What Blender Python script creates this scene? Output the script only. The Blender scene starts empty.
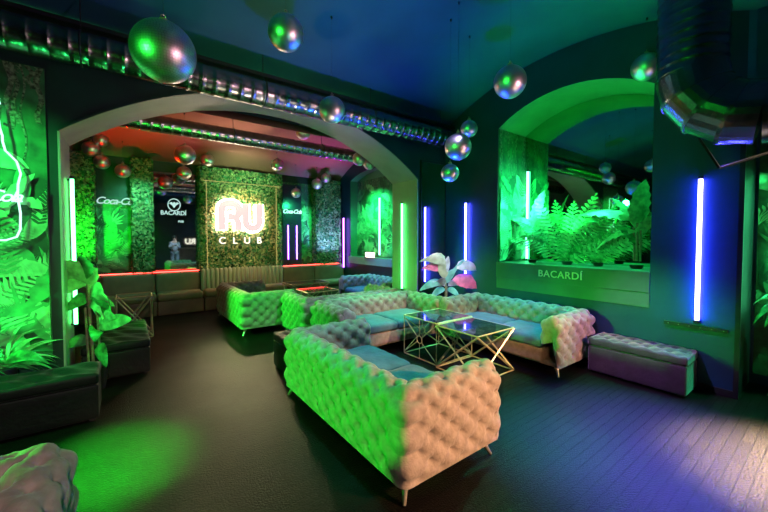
import bpy, math, random
from mathutils import Vector, Matrix, Euler
random.seed(7)
SC = bpy.context.scene
COL = SC.collection
PI = math.pi
R_ = math.radians

# ------------------------------------------------------------------ materials
def nodemat(name):
    m = bpy.data.materials.new(name); m.use_nodes = True
    nt = m.node_tree
    return m, nt, nt.nodes['Principled BSDF']

def mat(name, col, rough=.5, metal=0., noise=0., nscale=8., bump=0., bscale=60., sheen=0., coat=0., spec=None, col2=None):
    m, nt, b = nodemat(name)
    b.inputs['Base Color'].default_value = (*col, 1)
    b.inputs['Roughness'].default_value = rough
    b.inputs['Metallic'].default_value = metal
    if spec is not None: b.inputs['Specular IOR Level'].default_value = spec
    if sheen:
        b.inputs['Sheen Weight'].default_value = sheen; b.inputs['Sheen Roughness'].default_value = .4
    if coat: b.inputs['Coat Weight'].default_value = coat
    if noise or bump:
        tc = nt.nodes.new('ShaderNodeTexCoord')
    if noise:
        n = nt.nodes.new('ShaderNodeTexNoise'); n.inputs['Scale'].default_value = nscale; n.inputs['Detail'].default_value = 4
        nt.links.new(tc.outputs['Object'], n.inputs['Vector'])
        r = nt.nodes.new('ShaderNodeValToRGB')
        c2 = col2 if col2 else tuple(c*(1-noise) for c in col)
        r.color_ramp.elements[0].color = (*c2, 1); r.color_ramp.elements[0].position = .35
        r.color_ramp.elements[1].color = (*col, 1); r.color_ramp.elements[1].position = .65
        nt.links.new(n.outputs['Fac'], r.inputs['Fac']); nt.links.new(r.outputs['Color'], b.inputs['Base Color'])
    if bump:
        n2 = nt.nodes.new('ShaderNodeTexNoise'); n2.inputs['Scale'].default_value = bscale; n2.inputs['Detail'].default_value = 5
        nt.links.new(tc.outputs['Object'], n2.inputs['Vector'])
        bp = nt.nodes.new('ShaderNodeBump'); bp.inputs['Strength'].default_value = bump; bp.inputs['Distance'].default_value = .01
        nt.links.new(n2.outputs['Fac'], bp.inputs['Height']); nt.links.new(bp.outputs['Normal'], b.inputs['Normal'])
    return m

def emis(name, col, s):
    m, nt, b = nodemat(name)
    b.inputs['Base Color'].default_value = (0, 0, 0, 1)
    b.inputs['Emission Color'].default_value = (*col, 1)
    b.inputs['Emission Strength'].default_value = s
    return m

M = {}
M['wall'] = mat('dark_wall', (.005, .030, .030), .45, noise=.35, nscale=3, bump=.15, bscale=25)
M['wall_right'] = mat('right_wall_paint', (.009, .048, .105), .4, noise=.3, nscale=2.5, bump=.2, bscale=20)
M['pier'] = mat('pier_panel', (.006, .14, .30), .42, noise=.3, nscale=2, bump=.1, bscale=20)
M['soffit'] = mat('arch_lining', (.34, .30, .28), .6, noise=.15, nscale=3, bump=.1, bscale=20)
M['niche'] = mat('niche_paint', (.07, .20, .11), .5, noise=.2, nscale=3, bump=.1, bscale=20)
M['ceil'] = mat('ceiling_paint', (.010, .085, .12), .5, noise=.3, nscale=1.2, bump=.1, bscale=6)
M['ceil_in'] = mat('inner_ceiling_paint', (.38, .13, .12), .6, noise=.2, nscale=1.0)
M['black'] = mat('black_paint', (.010, .012, .013), .5)
M['velvet'] = mat('taupe_velvet', (.40, .31, .26), .75, noise=.25, nscale=18, bump=.35, bscale=50, sheen=.25, spec=.2)
M['cushion'] = mat('teal_cushion', (.10, .20, .27), .7, noise=.3, nscale=7, bump=.4, bscale=30, sheen=.2, spec=.25)
M['darkvelvet'] = mat('dark_plum_velvet', (.055, .036, .060), .6, noise=.35, nscale=8, bump=.5, bscale=30, sheen=.7, spec=.3)
M['greenvelvet'] = mat('black_green_velvet', (.003, .007, .005), .6, noise=.5, nscale=7, bump=.5, bscale=20, sheen=.12, spec=.3)
M['booth'] = mat('booth_leather', (.24, .15, .10), .45, noise=.25, nscale=4, bump=.15, bscale=30)
M['boothtop'] = mat('booth_seat', (.34, .26, .15), .42, noise=.2, nscale=4, bump=.15, bscale=30)
M['channel'] = mat('channel_back', (.30, .30, .24), .5, noise=.1, nscale=5, sheen=.3)
M['brass'] = mat('brushed_gold', (.80, .62, .40), .38, metal=.55, noise=.15, nscale=20)
M['legmetal'] = mat('sofa_leg_metal', (.55, .45, .36), .3, metal=.8)
M['duct'] = mat('galvanised_duct', (.26, .30, .30), .24, metal=1., noise=.25, nscale=6, bump=.35, bscale=14)
M['ductdark'] = mat('dark_foil_duct', (.34, .40, .42), .25, metal=1., noise=.3, nscale=9, bump=.4, bscale=18)
M['ivy'] = mat('ivy_leaf', (.34, .36, .17), .55, noise=.6, nscale=18)
M['ivyback'] = mat('ivy_backing', (.02, .035, .015), .9)
M['leaf'] = mat('leaf_green', (.08, .42, .12), .4, noise=.7, nscale=16)
M['leafpale'] = mat('leaf_pale', (.28, .60, .26), .45, noise=.55, nscale=14)
M['leafdark'] = mat('leaf_dark', (.02, .16, .05), .45, noise=.4, nscale=8)
M['mural'] = mat('mural_backing', (.006, .05, .02), .6, noise=.9, nscale=5, col2=(.03, .20, .07))
M['muralpale'] = mat('mural_leaf_pale', (.22, .62, .26), .6, noise=.4, nscale=9)
M['muralmid'] = mat('mural_leaf_mid', (.06, .36, .12), .6, noise=.5, nscale=9)
M['muraldark'] = mat('mural_leaf_dark', (.010, .10, .035), .6, noise=.4, nscale=9)
M['vine'] = mat('mural_vine', (.16, .26, .15), .7, noise=.8, nscale=40, col2=(.01, .03, .012))
M['stem'] = mat('plant_stem', (.30, .26, .15), .7, noise=.4, nscale=20)
M['pot'] = mat('black_pot', (.02, .02, .025), .4)
M['leafpink'] = mat('leaf_pink', (.85, .16, .34), .4, noise=.35, nscale=12)
M['leaflilac'] = mat('leaf_lilac', (.62, .52, .72), .4, noise=.4, nscale=12)
M['leaftan'] = mat('leaf_tan', (.50, .42, .36), .45, noise=.35, nscale=12)
M['leafteal'] = mat('leaf_teal', (.18, .42, .50), .4, noise=.4, nscale=12)
M['white'] = mat('white_plastic', (.8, .8, .8), .4)
M['cream'] = mat('cream_letter', (.85, .90, .55), .5)
M['mullion'] = mat('dark_metal_trim', (.03, .035, .04), .3, metal=.6)
M['shirt'] = mat('pale_shirt', (.50, .60, .66), .8)
M['trousers'] = mat('pale_trousers', (.40, .50, .56), .8)
M['skin'] = mat('skin', (.60, .40, .30), .6)
M['hair'] = mat('dark_hair', (.03, .02, .015), .6)
M['bar'] = mat('bar_counter', (.16, .10, .06), .4, noise=.4, nscale=6)

m, nt, b = nodemat('mirror_glass'); b.inputs['Metallic'].default_value = 1; b.inputs['Roughness'].default_value = .02
b.inputs['Base Color'].default_value = (.22, .62, .36, 1); M['mirror'] = m  # green tint stands in for the green-lit vault and haze in the reflection
m, nt, b = nodemat('smoked_mirror'); b.inputs['Metallic'].default_value = 1; b.inputs['Roughness'].default_value = .03
b.inputs['Base Color'].default_value = (.45, .50, .50, 1); M['smoke_mirror'] = m
m, nt, b = nodemat('dark_table_glass'); b.inputs['Base Color'].default_value = (.10, .12, .20, 1)
b.inputs['Metallic'].default_value = .85; b.inputs['Roughness'].default_value = .06
tc = nt.nodes.new('ShaderNodeTexCoord'); n = nt.nodes.new('ShaderNodeTexNoise'); n.inputs['Scale'].default_value = 5; n.inputs['Detail'].default_value = 8; n.inputs['Distortion'].default_value = 2.5
nt.links.new(tc.outputs['Object'], n.inputs['Vector'])
r = nt.nodes.new('ShaderNodeValToRGB'); r.color_ramp.elements[0].color = (.05, .06, .10, 1); r.color_ramp.elements[0].position = .42
r.color_ramp.elements[1].color = (.42, .45, .62, 1); r.color_ramp.elements[1].position = .68
nt.links.new(n.outputs['Fac'], r.inputs['Fac']); nt.links.new(r.outputs['Color'], b.inputs['Base Color']); M['marble'] = m

# disco ball : many little tiles with dark joints
m, nt, b = nodemat('mirror_tiles'); b.inputs['Metallic'].default_value = 1.; b.inputs['Roughness'].default_value = .36
b.inputs['Base Color'].default_value = (.72, .72, .72, 1); M['disco'] = m

# floor : dark small boards, worn and semi gloss
m, nt, b = nodemat('dark_parquet')
tc = nt.nodes.new('ShaderNodeTexCoord')
mp = nt.nodes.new('ShaderNodeMapping'); mp.inputs['Rotation'].default_value = (0, 0, R_(0)); nt.links.new(tc.outputs['Object'], mp.inputs['Vector'])
br = nt.nodes.new('ShaderNodeTexBrick'); br.inputs['Scale'].default_value = 1.; br.inputs['Brick Width'].default_value = .42; br.inputs['Row Height'].default_value = .07
br.inputs['Mortar Size'].default_value = .004; br.inputs['Color1'].default_value = (.014, .011, .008, 1); br.inputs['Color2'].default_value = (.009, .007, .006, 1); br.inputs['Mortar'].default_value = (.008, .007, .006, 1)
nt.links.new(mp.outputs['Vector'], br.inputs['Vector'])
n = nt.nodes.new('ShaderNodeTexNoise'); n.inputs['Scale'].default_value = 85; n.inputs['Detail'].default_value = 4; nt.links.new(tc.outputs['Object'], n.inputs['Vector'])
n3 = nt.nodes.new('ShaderNodeTexNoise'); n3.inputs['Scale'].default_value = 1.7; n3.inputs['Detail'].default_value = 5; nt.links.new(tc.outputs['Object'], n3.inputs['Vector'])
mx = nt.nodes.new('ShaderNodeMixRGB'); mx.blend_type = 'MULTIPLY'; mx.inputs['Fac'].default_value = .9
rg = nt.nodes.new('ShaderNodeValToRGB'); rg.color_ramp.elements[0].position = .40; rg.color_ramp.elements[0].color = (.12, .12, .12, 1); rg.color_ramp.elements[1].position = .62; rg.color_ramp.elements[1].color = (1, 1, 1, 1)
nt.links.new(n.outputs['Fac'], rg.inputs['Fac'])
nt.links.new(br.outputs['Color'], mx.inputs['Color1']); nt.links.new(rg.outputs['Color'], mx.inputs['Color2'])
nt.links.new(mx.outputs['Color'], b.inputs['Base Color'])
mr = nt.nodes.new('ShaderNodeMapRange'); mr.inputs['To Min'].default_value = .30; mr.inputs['To Max'].default_value = .50
nt.links.new(n3.outputs['Fac'], mr.inputs['Value']); nt.links.new(mr.outputs['Result'], b.inputs['Roughness'])
ad = nt.nodes.new('ShaderNodeMath'); ad.operation = 'MULTIPLY_ADD'; ad.inputs[1].default_value = .9
nt.links.new(n.outputs['Fac'], ad.inputs[0]); 
inv = nt.nodes.new('ShaderNodeMath'); inv.operation = 'MULTIPLY'; inv.inputs[1].default_value = -.7; nt.links.new(br.outputs['Fac'], inv.inputs[0])
nt.links.new(inv.outputs[0], ad.inputs[2])
bp = nt.nodes.new('ShaderNodeBump'); bp.inputs['Strength'].default_value = .9; bp.inputs['Distance'].default_value = .008
nt.links.new(ad.outputs[0], bp.inputs['Height']); nt.links.new(bp.outputs['Normal'], b.inputs['Normal'])
b.inputs['Specular IOR Level'].default_value = .11
M['floor'] = m

M['tube_green'] = emis('tube_green', (.07, 1., .16), 13)
M['tube_blue'] = emis('tube_blue', (.075, .070, 1.), 42)
M['tube_purple'] = emis('tube_purple', (.32, .08, 1.), 11)
M['tube_cyan'] = emis('tube_cyan', (.10, 1., .40), 9)
M['led_red'] = emis('led_red', (1., .04, .03), 10)
M['led_yellow'] = emis('led_yellow', (1., .85, .25), .35)
M['sign_white'] = emis('sign_white', (1., .74, .50), 30)
M['sign_face'] = emis('sign_face', (1., .74, .72), .60)
M['sign_club'] = emis('sign_club', (1., .88, .70), 1.3)
M['neon_white'] = emis('neon_white', (.45, 1., .80), 1.3)
M['neon_dim'] = emis('neon_dim', (.55, .85, .80), .55)
M['box_white'] = emis('box_white', (1., .75, .62), 3)

# ------------------------------------------------------------------ mesh helpers
class MB:
    def __init__(s): s.v = []; s.f = []; s.m = []; s.sm = []
    def add(s, vs, fs, mi=0, smooth=False):
        o = len(s.v); s.v += [tuple(v) for v in vs]
        for f in fs: s.f.append([i+o for i in f]); s.m.append(mi); s.sm.append(smooth)
    def quad(s, a, b, c, d, mi=0): s.add([a, b, c, d], [(0, 1, 2, 3)], mi)
    def box(s, x0, x1, y0, y1, z0, z1, mi=0):
        s.add([(x, y, z) for z in (z0, z1) for y in (y0, y1) for x in (x0, x1)],
              [(0, 2, 3, 1), (4, 5, 7, 6), (0, 1, 5, 4), (2, 6, 7, 3), (0, 4, 6, 2), (1, 3, 7, 5)], mi)
    def grid(s, rows, mi=0, smooth=True, wrap=False):
        n = len(rows[0]); vs = [p for r in rows for p in r]; fs = []
        for i in range(len(rows)-1):
            for j in range(n if wrap else n-1):
                k = (j+1) % n
                fs.append((i*n+j, i*n+k, (i+1)*n+k, (i+1)*n+j))
        s.add(vs, fs, mi, smooth)
    def tube(s, pts, r, seg=10, mi=0, caps=True, smooth=True):
        pts = [Vector(p) for p in pts]; rs = r if isinstance(r, (list, tuple)) else [r]*len(pts)
        rows = []; up = None
        for i, p in enumerate(pts):
            a = pts[max(0, i-1)]; c = pts[min(len(pts)-1, i+1)]
            t = (c-a).normalized()
            if up is None:
                up = Vector((0, 0, 1)) if abs(t.z) < .9 else Vector((1, 0, 0))
            x = t.cross(up).normalized(); y = x.cross(t).normalized(); up = y
            rows.append([p + (x*math.cos(2*PI*k/seg) + y*math.sin(2*PI*k/seg))*rs[i] for k in range(seg)])
        s.grid(rows, mi, smooth, wrap=True)
        if caps:
            s.add(rows[0], [tuple(range(seg))], mi); s.add(rows[-1], [tuple(reversed(range(seg)))], mi)
    def bar(s, a, b, w, mi=0):
        s.tube([a, b], w*.7071, 4, mi, True, False)
    def rbox(s, x0, x1, y0, y1, z0, z1, r=.03, n=8, mi=0, fn=None, nx=None, ny=None, nz=None):
        h = [(x1-x0)/2, (y1-y0)/2, (z1-z0)/2]; c = [(x0+x1)/2, (y0+y1)/2, (z0+z1)/2]
        r = min(r, min(h)*.98); ns = [nx or n, ny or n, nz or n]
        def ticks(a):
            hh = h[a]; t = [-hh, -hh+r*.3, -hh+r*.65, -hh+r]
            k = ns[a]; 
            t += [(-hh+r)+(2*hh-2*r)*i/k for i in range(1, k)] if 2*hh-2*r > 1e-4 else []
            t += [hh-r, hh-r*.65, hh-r*.3, hh]
            return t
        T = [ticks(0), ticks(1), ticks(2)]
        def P(p):
            inn = [max(-(h[a]-r), min(h[a]-r, p[a])) for a in range(3)]
            d = Vector([p[a]-inn[a] for a in range(3)])
            nrm = d.normalized() if d.length > 1e-6 else Vector((0, 0, 0))
            q = Vector(inn) + nrm*r
            if fn: q = fn(q, nrm, h)
            return (q[0]+c[0], q[1]+c[1], q[2]+c[2])
        for a in range(3):
            b_, c_ = (a+1) % 3, (a+2) % 3
            for sg in (-1, 1):
                rows = []
                for tb in T[b_]:
                    row = []
                    for tcx in T[c_]:
                        p = [0, 0, 0]; p[a] = sg*h[a]; p[b_] = tb; p[c_] = tcx; row.append(P(p))
                    rows.append(row)
                if sg < 0: rows = rows[::-1]
                s.grid(rows, mi, True)
    def build(s, name, mats, parent=None, merge=False, **tags):
        me = bpy.data.meshes.new(name); me.from_pydata(s.v, [], s.f)
        for m_ in (mats if isinstance(mats, (list, tuple)) else [mats]): me.materials.append(m_)
        me.polygons.foreach_set('material_index', s.m); me.polygons.foreach_set('use_smooth', s.sm)
        me.update()
        if merge:
            import bmesh
            bm = bmesh.new(); bm.from_mesh(me); bmesh.ops.remove_doubles(bm, verts=bm.verts, dist=.0004)
            bmesh.ops.recalc_face_normals(bm, faces=bm.faces); bm.to_mesh(me); bm.free()
        o = bpy.data.objects.new(name, me); COL.objects.link(o)
        if parent: o.parent = parent
        for k, v in tags.items(): o[k] = v
        return o

def thing(name, label, cat, loc=(0, 0, 0), rz=0., group=None):
    o = bpy.data.objects.new(name, None); COL.objects.link(o); o.location = loc; o.rotation_euler = (0, 0, rz)
    o.empty_display_size = .1
    o['label'] = label; o['category'] = cat
    if group: o['group'] = group
    return o
def dup(root, loc, rz, label, group=None, scale=None):
    r = root.copy(); COL.objects.link(r); r.location = loc; r.rotation_euler = (0, 0, rz); r['label'] = label
    if group: r['group'] = group
    if scale: r.scale = scale
    for ch in list(root.children):
        c = ch.copy(); COL.objects.link(c); c.parent = r
        for g in list(ch.children):
            d = g.copy(); COL.objects.link(d); d.parent = c
    return r
def struct(mb, name, mats, **k): return mb.build(name, mats, None, kind='structure', **k)

def text_mesh(name, body, size, m_, parent, mw, extrude=.01, offset=0., shear=0., space=1., label=None, clipx=None):
    cu = bpy.data.curves.new(name+'_font', 'FONT'); cu.body = body; cu.size = size; cu.extrude = extrude; cu.offset = offset
    cu.shear = shear; cu.space_character = space; cu.align_x = 'CENTER'; cu.align_y = 'CENTER'
    t = bpy.data.objects.new(name+'_tmp', cu); COL.objects.link(t)
    bpy.context.view_layer.update()
    me = bpy.data.meshes.new_from_object(t.evaluated_get(bpy.context.evaluated_depsgraph_get()))
    bpy.data.objects.remove(t); me.materials.clear(); me.materials.append(m_)
    me.transform(mw); me.name = name
    o = bpy.data.objects.new(name, me); COL.objects.link(o); o.parent = parent
    if label: o['label'] = label
    return o
def frame(origin, right, up):
    r = Vector(right).normalized(); u = Vector(up).normalized(); n = r.cross(u)
    m_ = Matrix((r, u, n)).transposed().to_4x4(); m_.translation = Vector(origin); return m_

# ------------------------------------------------------------------ the room shell
YA, YB2 = 4.72, 5.43          # arch wall front and rear
XR = 5.0                      # right wall
XL, YS = -4.0, -4.0
XI = 5.3                      # inner room right wall
YBK = 9.4                     # back wall
AX0, AX1, ASP, APK = -.51, 4.27, 2.71, 3.55
def seg_z(t, half, spring, peak):
    rise = peak-spring; R = (half*half+rise*rise)/(2*rise)
    return peak - R + math.sqrt(max(0, R*R-t*t))

f = MB(); f.quad((XL-.2, YS-.2, 0), (6.4, YS-.2, 0), (6.4, 9.6, 0), (XL-.2, 9.6, 0)); struct(f, 'floor', M['floor'])
# main vault
prof = [(YS, 3.60), (.30, 3.60), (.30, 3.72)]
c0 = 2.51; hf = 2.21
prof += [(c0+hf*math.sin(a), seg_z(hf*math.sin(a), hf, 3.72, 4.32)) for a in [(-PI/2)+PI*i/40 for i in range(41)]]
prof += [(YA+.1, 3.72)]
f = MB()
f.grid([[(XL-.1, y, z) for y, z in prof], [(6.4, y, z) for y, z in prof]], 0, True); struct(f, 'ceiling', M['ceil'])
c1 = (YB2+YBK)/2; hi = (YBK-YB2)/2+.02
prof2 = [(c1+hi*math.sin(a), seg_z(hi*math.sin(a), hi, 3.38, 3.95)) for a in [(-PI/2)+PI*i/30 for i in range(31)]]
f = MB(); f.grid([[(-3, y, z) for y, z in prof2], [(XI+.9, y, z) for y, z in prof2]], 0, True); struct(f, 'ceiling.001', M['ceil_in'])

# arch wall
f = MB(); N = 48; ZT = 4.5
ac = (AX0+AX1)/2; ah = (AX1-AX0)/2
xs = [AX0+(AX1-AX0)*i/N for i in range(N+1)]; az = [seg_z(x-ac, ah, ASP, APK) for x in xs]
for Y in (YA, YB2):
    for i in range(N): f.quad((xs[i], Y, az[i]), (xs[i+1], Y, az[i+1]), (xs[i+1], Y, ZT), (xs[i], Y, ZT))
    f.quad((XL-.1, Y, 0), (AX0, Y, 0), (AX0, Y, ZT), (XL-.1, Y, ZT))
    f.quad((AX1, Y, 0), (XI+1, Y, 0), (XI+1, Y, ZT), (AX1, Y, ZT))
struct(f, 'wall_arch_side', M['wall'])
f = MB()
e = .012
f.grid([[(x, YA-e, z) for x, z in zip(xs, az)], [(x, YB2+e, z) for x, z in zip(xs, az)]], 0, True)
struct(f, 'trim_1', M['soffit'])
f = MB(); f.box(AX0-.01, AX0+.008, YA-e, YB2+e, 0, ASP); struct(f, 'trim_2', M['soffit'])
f = MB(); f.box(AX1-.008, AX1+.01, YA-e, YB2+e, 0, ASP+.01); struct(f, 'trim_3', M['soffit'])
# raised moulding along the arch front
f = MB(); rows = []
for x, z in zip(xs, az): rows.append([(x, YA-.03, z), (x, YA-.03, z+.025), (x, YA, z+.03), (x, YA, z)])
f.grid(rows, 0, False, True); struct(f, 'trim_4', M['wall'])

# right wall with the arched niche
NY0, NY1, NZ0, NSP, NPK, NXB = 1.41, 3.53, 1.247, 3.46, 3.78, 5.8
PY = .65
def arched_wall(f, X, y0, y1, ny0, ny1, nz0, sp, pk, zt, mi=0):
    n = 32; ys = [ny0+(ny1-ny0)*i/n for i in range(n+1)]; zc = [seg_z(y-(ny0+ny1)/2, (ny1-ny0)/2, sp, pk) for y in ys]
    for i in range(n): f.quad((X, ys[i], zc[i]), (X, ys[i+1], zc[i+1]), (X, ys[i+1], zt), (X, ys[i], zt), mi)
    f.quad((X, ny0, 0), (X, ny1, 0), (X, ny1, nz0), (X, ny0, nz0), mi)
    f.quad((X, y0, 0), (X, ny0, 0), (X, ny0, zt), (X, y0, zt), mi); f.quad((X, ny1, 0), (X, y1, 0), (X, y1, zt), (X, ny1, zt), mi)
    return ys, zc
f = MB()
ys, zc = arched_wall(f, XR, PY, YA, NY0, NY1, NZ0, NSP, NPK, 4.6)
struct(f, 'wall_right', M['wall_right'])
f = MB()
f.grid([[(XR-.003, y, z) for y, z in zip(ys, zc)], [(NXB, y, z) for y, z in zip(ys, zc)]], 0, True)
f.quad((XR, NY0, NZ0), (NXB, NY0, NZ0), (NXB, NY0, NSP), (XR, NY0, NSP)); f.quad((XR, NY1, NZ0), (NXB, NY1, NZ0), (NXB, NY1, NSP), (XR, NY1, NSP))
f.quad((XR, NY0, NZ0), (NXB, NY0, NZ0), (NXB, NY1, NZ0), (XR, NY1, NZ0))
f.quad((NXB+.02, NY0-.1, NZ0-.1), (NXB+.02, NY1+.1, NZ0-.1), (NXB+.02, NY1+.1, 4), (NXB+.02, NY0-.1, 4))
struct(f, 'wall_right_niche', M['niche'])
f = MB(); f.box(XR-.025, XR, NY0, NY1, 1.0, NZ0); struct(f, 'trim_5', M['niche'])
f = MB(); f.box(XR-.012, XR, NY0, NY1, .82, .995); struct(f, 'trim_6', M['niche'])
# alcove past the pier
f = MB()
f.quad((XR, PY, 0), (5.7, PY, 0), (5.7, PY, 3.6), (XR, PY, 3.6), 1); f.quad((5.7, PY, 0), (5.7, -1.6, 0), (5.7, -1.6, 3.6), (5.7, PY, 3.6))
f.quad((XR, -1.6, 0), (5.7, -1.6, 0), (5.7, -1.6, 3.6), (XR, -1.6, 3.6)); f.quad((XR, -1.6, 0), (XR, YS, 0), (XR, YS, 3.7), (XR, -1.6, 3.7))
f.quad((XR, PY, 2.95), (XR, -1.6, 2.95), (XR, -1.6, 4.6), (XR, PY, 4.6))
f.quad((XR, PY, 2.95), (5.7, PY, 2.95), (5.7, -1.6, 2.95), (XR, -1.6, 2.95))
struct(f, 'wall_right_alcove', [M['pier'], M['black']])
f = MB(); f.box(XR-.02, XR+.004, PY-.01, PY+.03, 0, 2.95); struct(f, 'trim_7', M['mullion'])
f = MB(); f.box(XR-.018, XR, PY+.02, NY0-.0, 0, .07); struct(f, 'baseboard_right', M['black'])
# rest of the shell
f = MB(); f.quad((XL, YS, 0), (XL, YA, 0), (XL, YA, 4.6), (XL, YS, 4.6)); struct(f, 'wall_left', M['wall'])
f = MB(); f.quad((XL, YS, 0), (6, YS, 0), (6, YS, 4.6), (XL, YS, 4.6)); struct(f, 'wall_front', M['wall'])
f = MB(); f.quad((-3, YBK, 0), (XI+1, YBK, 0), (XI+1, YBK, 4.2), (-3, YBK, 4.2)); struct(f, 'wall_back', M['wall'])
f = MB(); f.quad((-1.6, YB2, 0), (-1.6, YBK, 0), (-1.6, YBK, 4.2), (-1.6, YB2, 4.2)); struct(f, 'wall_inner_left', M['wall'])
f = MB()
IY0, IY1 = 6.7, 8.75
ys2, zc2 = arched_wall(f, XI, YB2, YBK, IY0, IY1, 1.12, 3.3, 3.5, 4.3)
struct(f, 'wall_inner_right', M['wall'])
f = MB(); XN = XI+.25
f.grid([[(XI, y, z) for y, z in zip(ys2, zc2)], [(XN, y, z) for y, z in zip(ys2, zc2)]], 0, True)
f.quad((XI, IY0, 1.12), (XN, IY0, 1.12), (XN, IY0, 3.3), (XI, IY0, 3.3)); f.quad((XI, IY1, 1.12), (XN, IY1, 1.12), (XN, IY1, 3.3), (XI, IY1, 3.3))
f.quad((XI, IY0, 1.12), (XN, IY0, 1.12), (XN, IY1, 1.12), (XI, IY1, 1.12)); f.quad((XN+.02, IY0, 1), (XN+.02, IY1, 1), (XN+.02, IY1, 4), (XN+.02, IY0, 4))
struct(f, 'wall_inner_niche', M['niche'])
f = MB(); f.box(XI-.03, XI, IY0-.1, IY1+.1, .92, 1.12); struct(f, 'trim_8', M['soffit'])

# ------------------------------------------------------------------ leaves
def leaf_pts(base, d, up, L, W, droop=.3, fold=.15, notch=0, n=9, taper=1.):
    """rows across a leaf: left edge, mid, right edge"""
    base = Vector(base); d = Vector(d).normalized(); side = d.cross(Vector(up)).normalized(); u = side.cross(d).normalized()
    rows = []; p = base.copy(); dd = d.copy()
    for i in range(n+1):
        t = i/n
        w = W*.5*(math.sin(PI*min(1, t**.75*1.0))**.7 if 0 < t < 1 else .02)
        if notch and i % 2: w *= 1-notch
        rows.append((p + side*w - u*w*fold*2 + (dd*w*.25), p.copy(), p - side*w - u*w*fold*2 + (dd*w*.25)))
        p = p + dd*(L/n); dd = (dd + Vector((0, 0, -1))*droop/n*1.6).normalized(); u = side.cross(dd).normalized()
    return rows
def add_leaf(mb, *a, mi=0, clampf=None, **k):
    rows = leaf_pts(*a, **k)
    if clampf: rows = [[clampf(Vector(p)) for p in r] for r in rows]
    mb.grid(rows, mi, True)
def frond(mb, base, d, L, W, droop=.6, n=14, mi=0, clampf=None, up=(0, 0, 1)):
    p = Vector(base); dd = Vector(d).normalized(); side = dd.cross(Vector(up))
    if side.length < .05: side = Vector((1, 0, 0))
    side.normalize(); pts = [p.copy()]
    for i in range(n):
        p = p + dd*(L/n); pts.append(p.copy()); dd = (dd + Vector((0, 0, -1))*droop/n).normalized()
        t = (i+1)/n; w = W*math.sin(PI*(.12+.86*t))**.8
        for s_ in (-1, 1):
            tip = p + side*s_*w*.85 + dd*w*.55 + Vector((0, 0, -.18*w)); wd = dd*.020*max(.6, L)
            q = [p-wd, p+wd, (p+tip)/2+wd*1.2+Vector((0, 0, .03*w)), tip, (p+tip)/2-wd*1.2+Vector((0, 0, .03*w))]
            if clampf: q = [clampf(v) for v in q]
            mb.add(q, [(0, 1, 2, 3, 4)], mi)
    if not clampf: mb.tube(pts, .004, 5, mi)

def mural(name, label, origin, right, normal, W, H, nleaf, vines=True, seed=1, low=0., emph=1., dark_top=.25, group=None):
    """a flat jungle print: backing board plus printed foliage in shallow relief"""
    rnd = random.Random(seed)
    O = Vector(origin); Rg = Vector(right).normalized(); Nn = Vector(normal).normalized(); U = Vector((0, 0, 1))
    t = thing(name, label, 'mural', O, 0, group)
    P = lambda x, y, d=0: Rg*x + U*y + Nn*d
    b_ = MB(); T = .012
    c = [P(0, 0), P(W, 0), P(W, H), P(0, H)]; c2 = [v+Nn*T for v in c]
    b_.add(c+c2, [(4, 5, 6, 7), (0, 1, 5, 4), (1, 2, 6, 5), (2, 3, 7, 6), (3, 0, 4, 7), (3, 2, 1, 0)])
    b_.build('backing', M['mural'], t)
    lf = MB()
    def mk(depth):
        def cl(v):
            x = min(W-.005, max(.005, v.dot(Rg))); y = min(H-.005, max(.005, v.dot(U))); return P(x, y, depth + .004*abs(math.sin(v.dot(U)*20)))
        return cl
    if vines:
        for i in range(int(W*26)):
            x = rnd.uniform(.02, W-.02); y0 = H*rnd.uniform(1-dark_top*1.6, .97); wv = rnd.uniform(.006, .02)
            rows = []
            for k in range(9):
                yy = H - (H-y0)*k/8; xx = x + .02*math.sin(k*1.3+i)
                rows.append([mk(.014)(P(xx-wv, yy)), mk(.014)(P(xx+wv, yy))])
            lf.grid(rows, 3, False)
    for i in range(nleaf):
        layer = i/nleaf; x = rnd.uniform(-.05, W+.05); y = rnd.uniform(low, H*(1-dark_top))*(.35+.65*rnd.random()); depth = .016+.03*layer
        kind = rnd.random(); mi = 0 if rnd.random() < .42*emph else (1 if rnd.random() < .75 else 2)
        a = rnd.uniform(-1.25, 1.25)
        if kind < .5:      # broad leaf
            L = rnd.uniform(.22, .6); dv = P(math.sin(a), math.cos(a))
            add_leaf(lf, P(x, y), dv, Nn, L, L*rnd.uniform(.22, .42), mi=mi, clampf=mk(depth), droop=rnd.uniform(0, .9), fold=0, notch=rnd.choice((0, 0, .3)))
        elif kind < .85:   # feather leaf
            L = rnd.uniform(.3, .7); dv = P(math.sin(a), math.cos(a))
            frond(lf, P(x, y), dv, L, L*.3, droop=rnd.uniform(.2, 1.4), mi=mi, clampf=mk(depth), up=Nn)
        else:              # fan
            for k in range(9):
                aa = a + (k-4)*.28; dv = P(math.sin(aa), math.cos(aa))
                add_leaf(lf, P(x, y), dv, Nn, rnd.uniform(.2, .34), .035, mi=mi, clampf=mk(depth), droop=.2, fold=0, n=4)
    lf.build('printed_foliage', [M['muralpale'], M['muralmid'], M['muraldark'], M['vine']], t)
    return t

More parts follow.
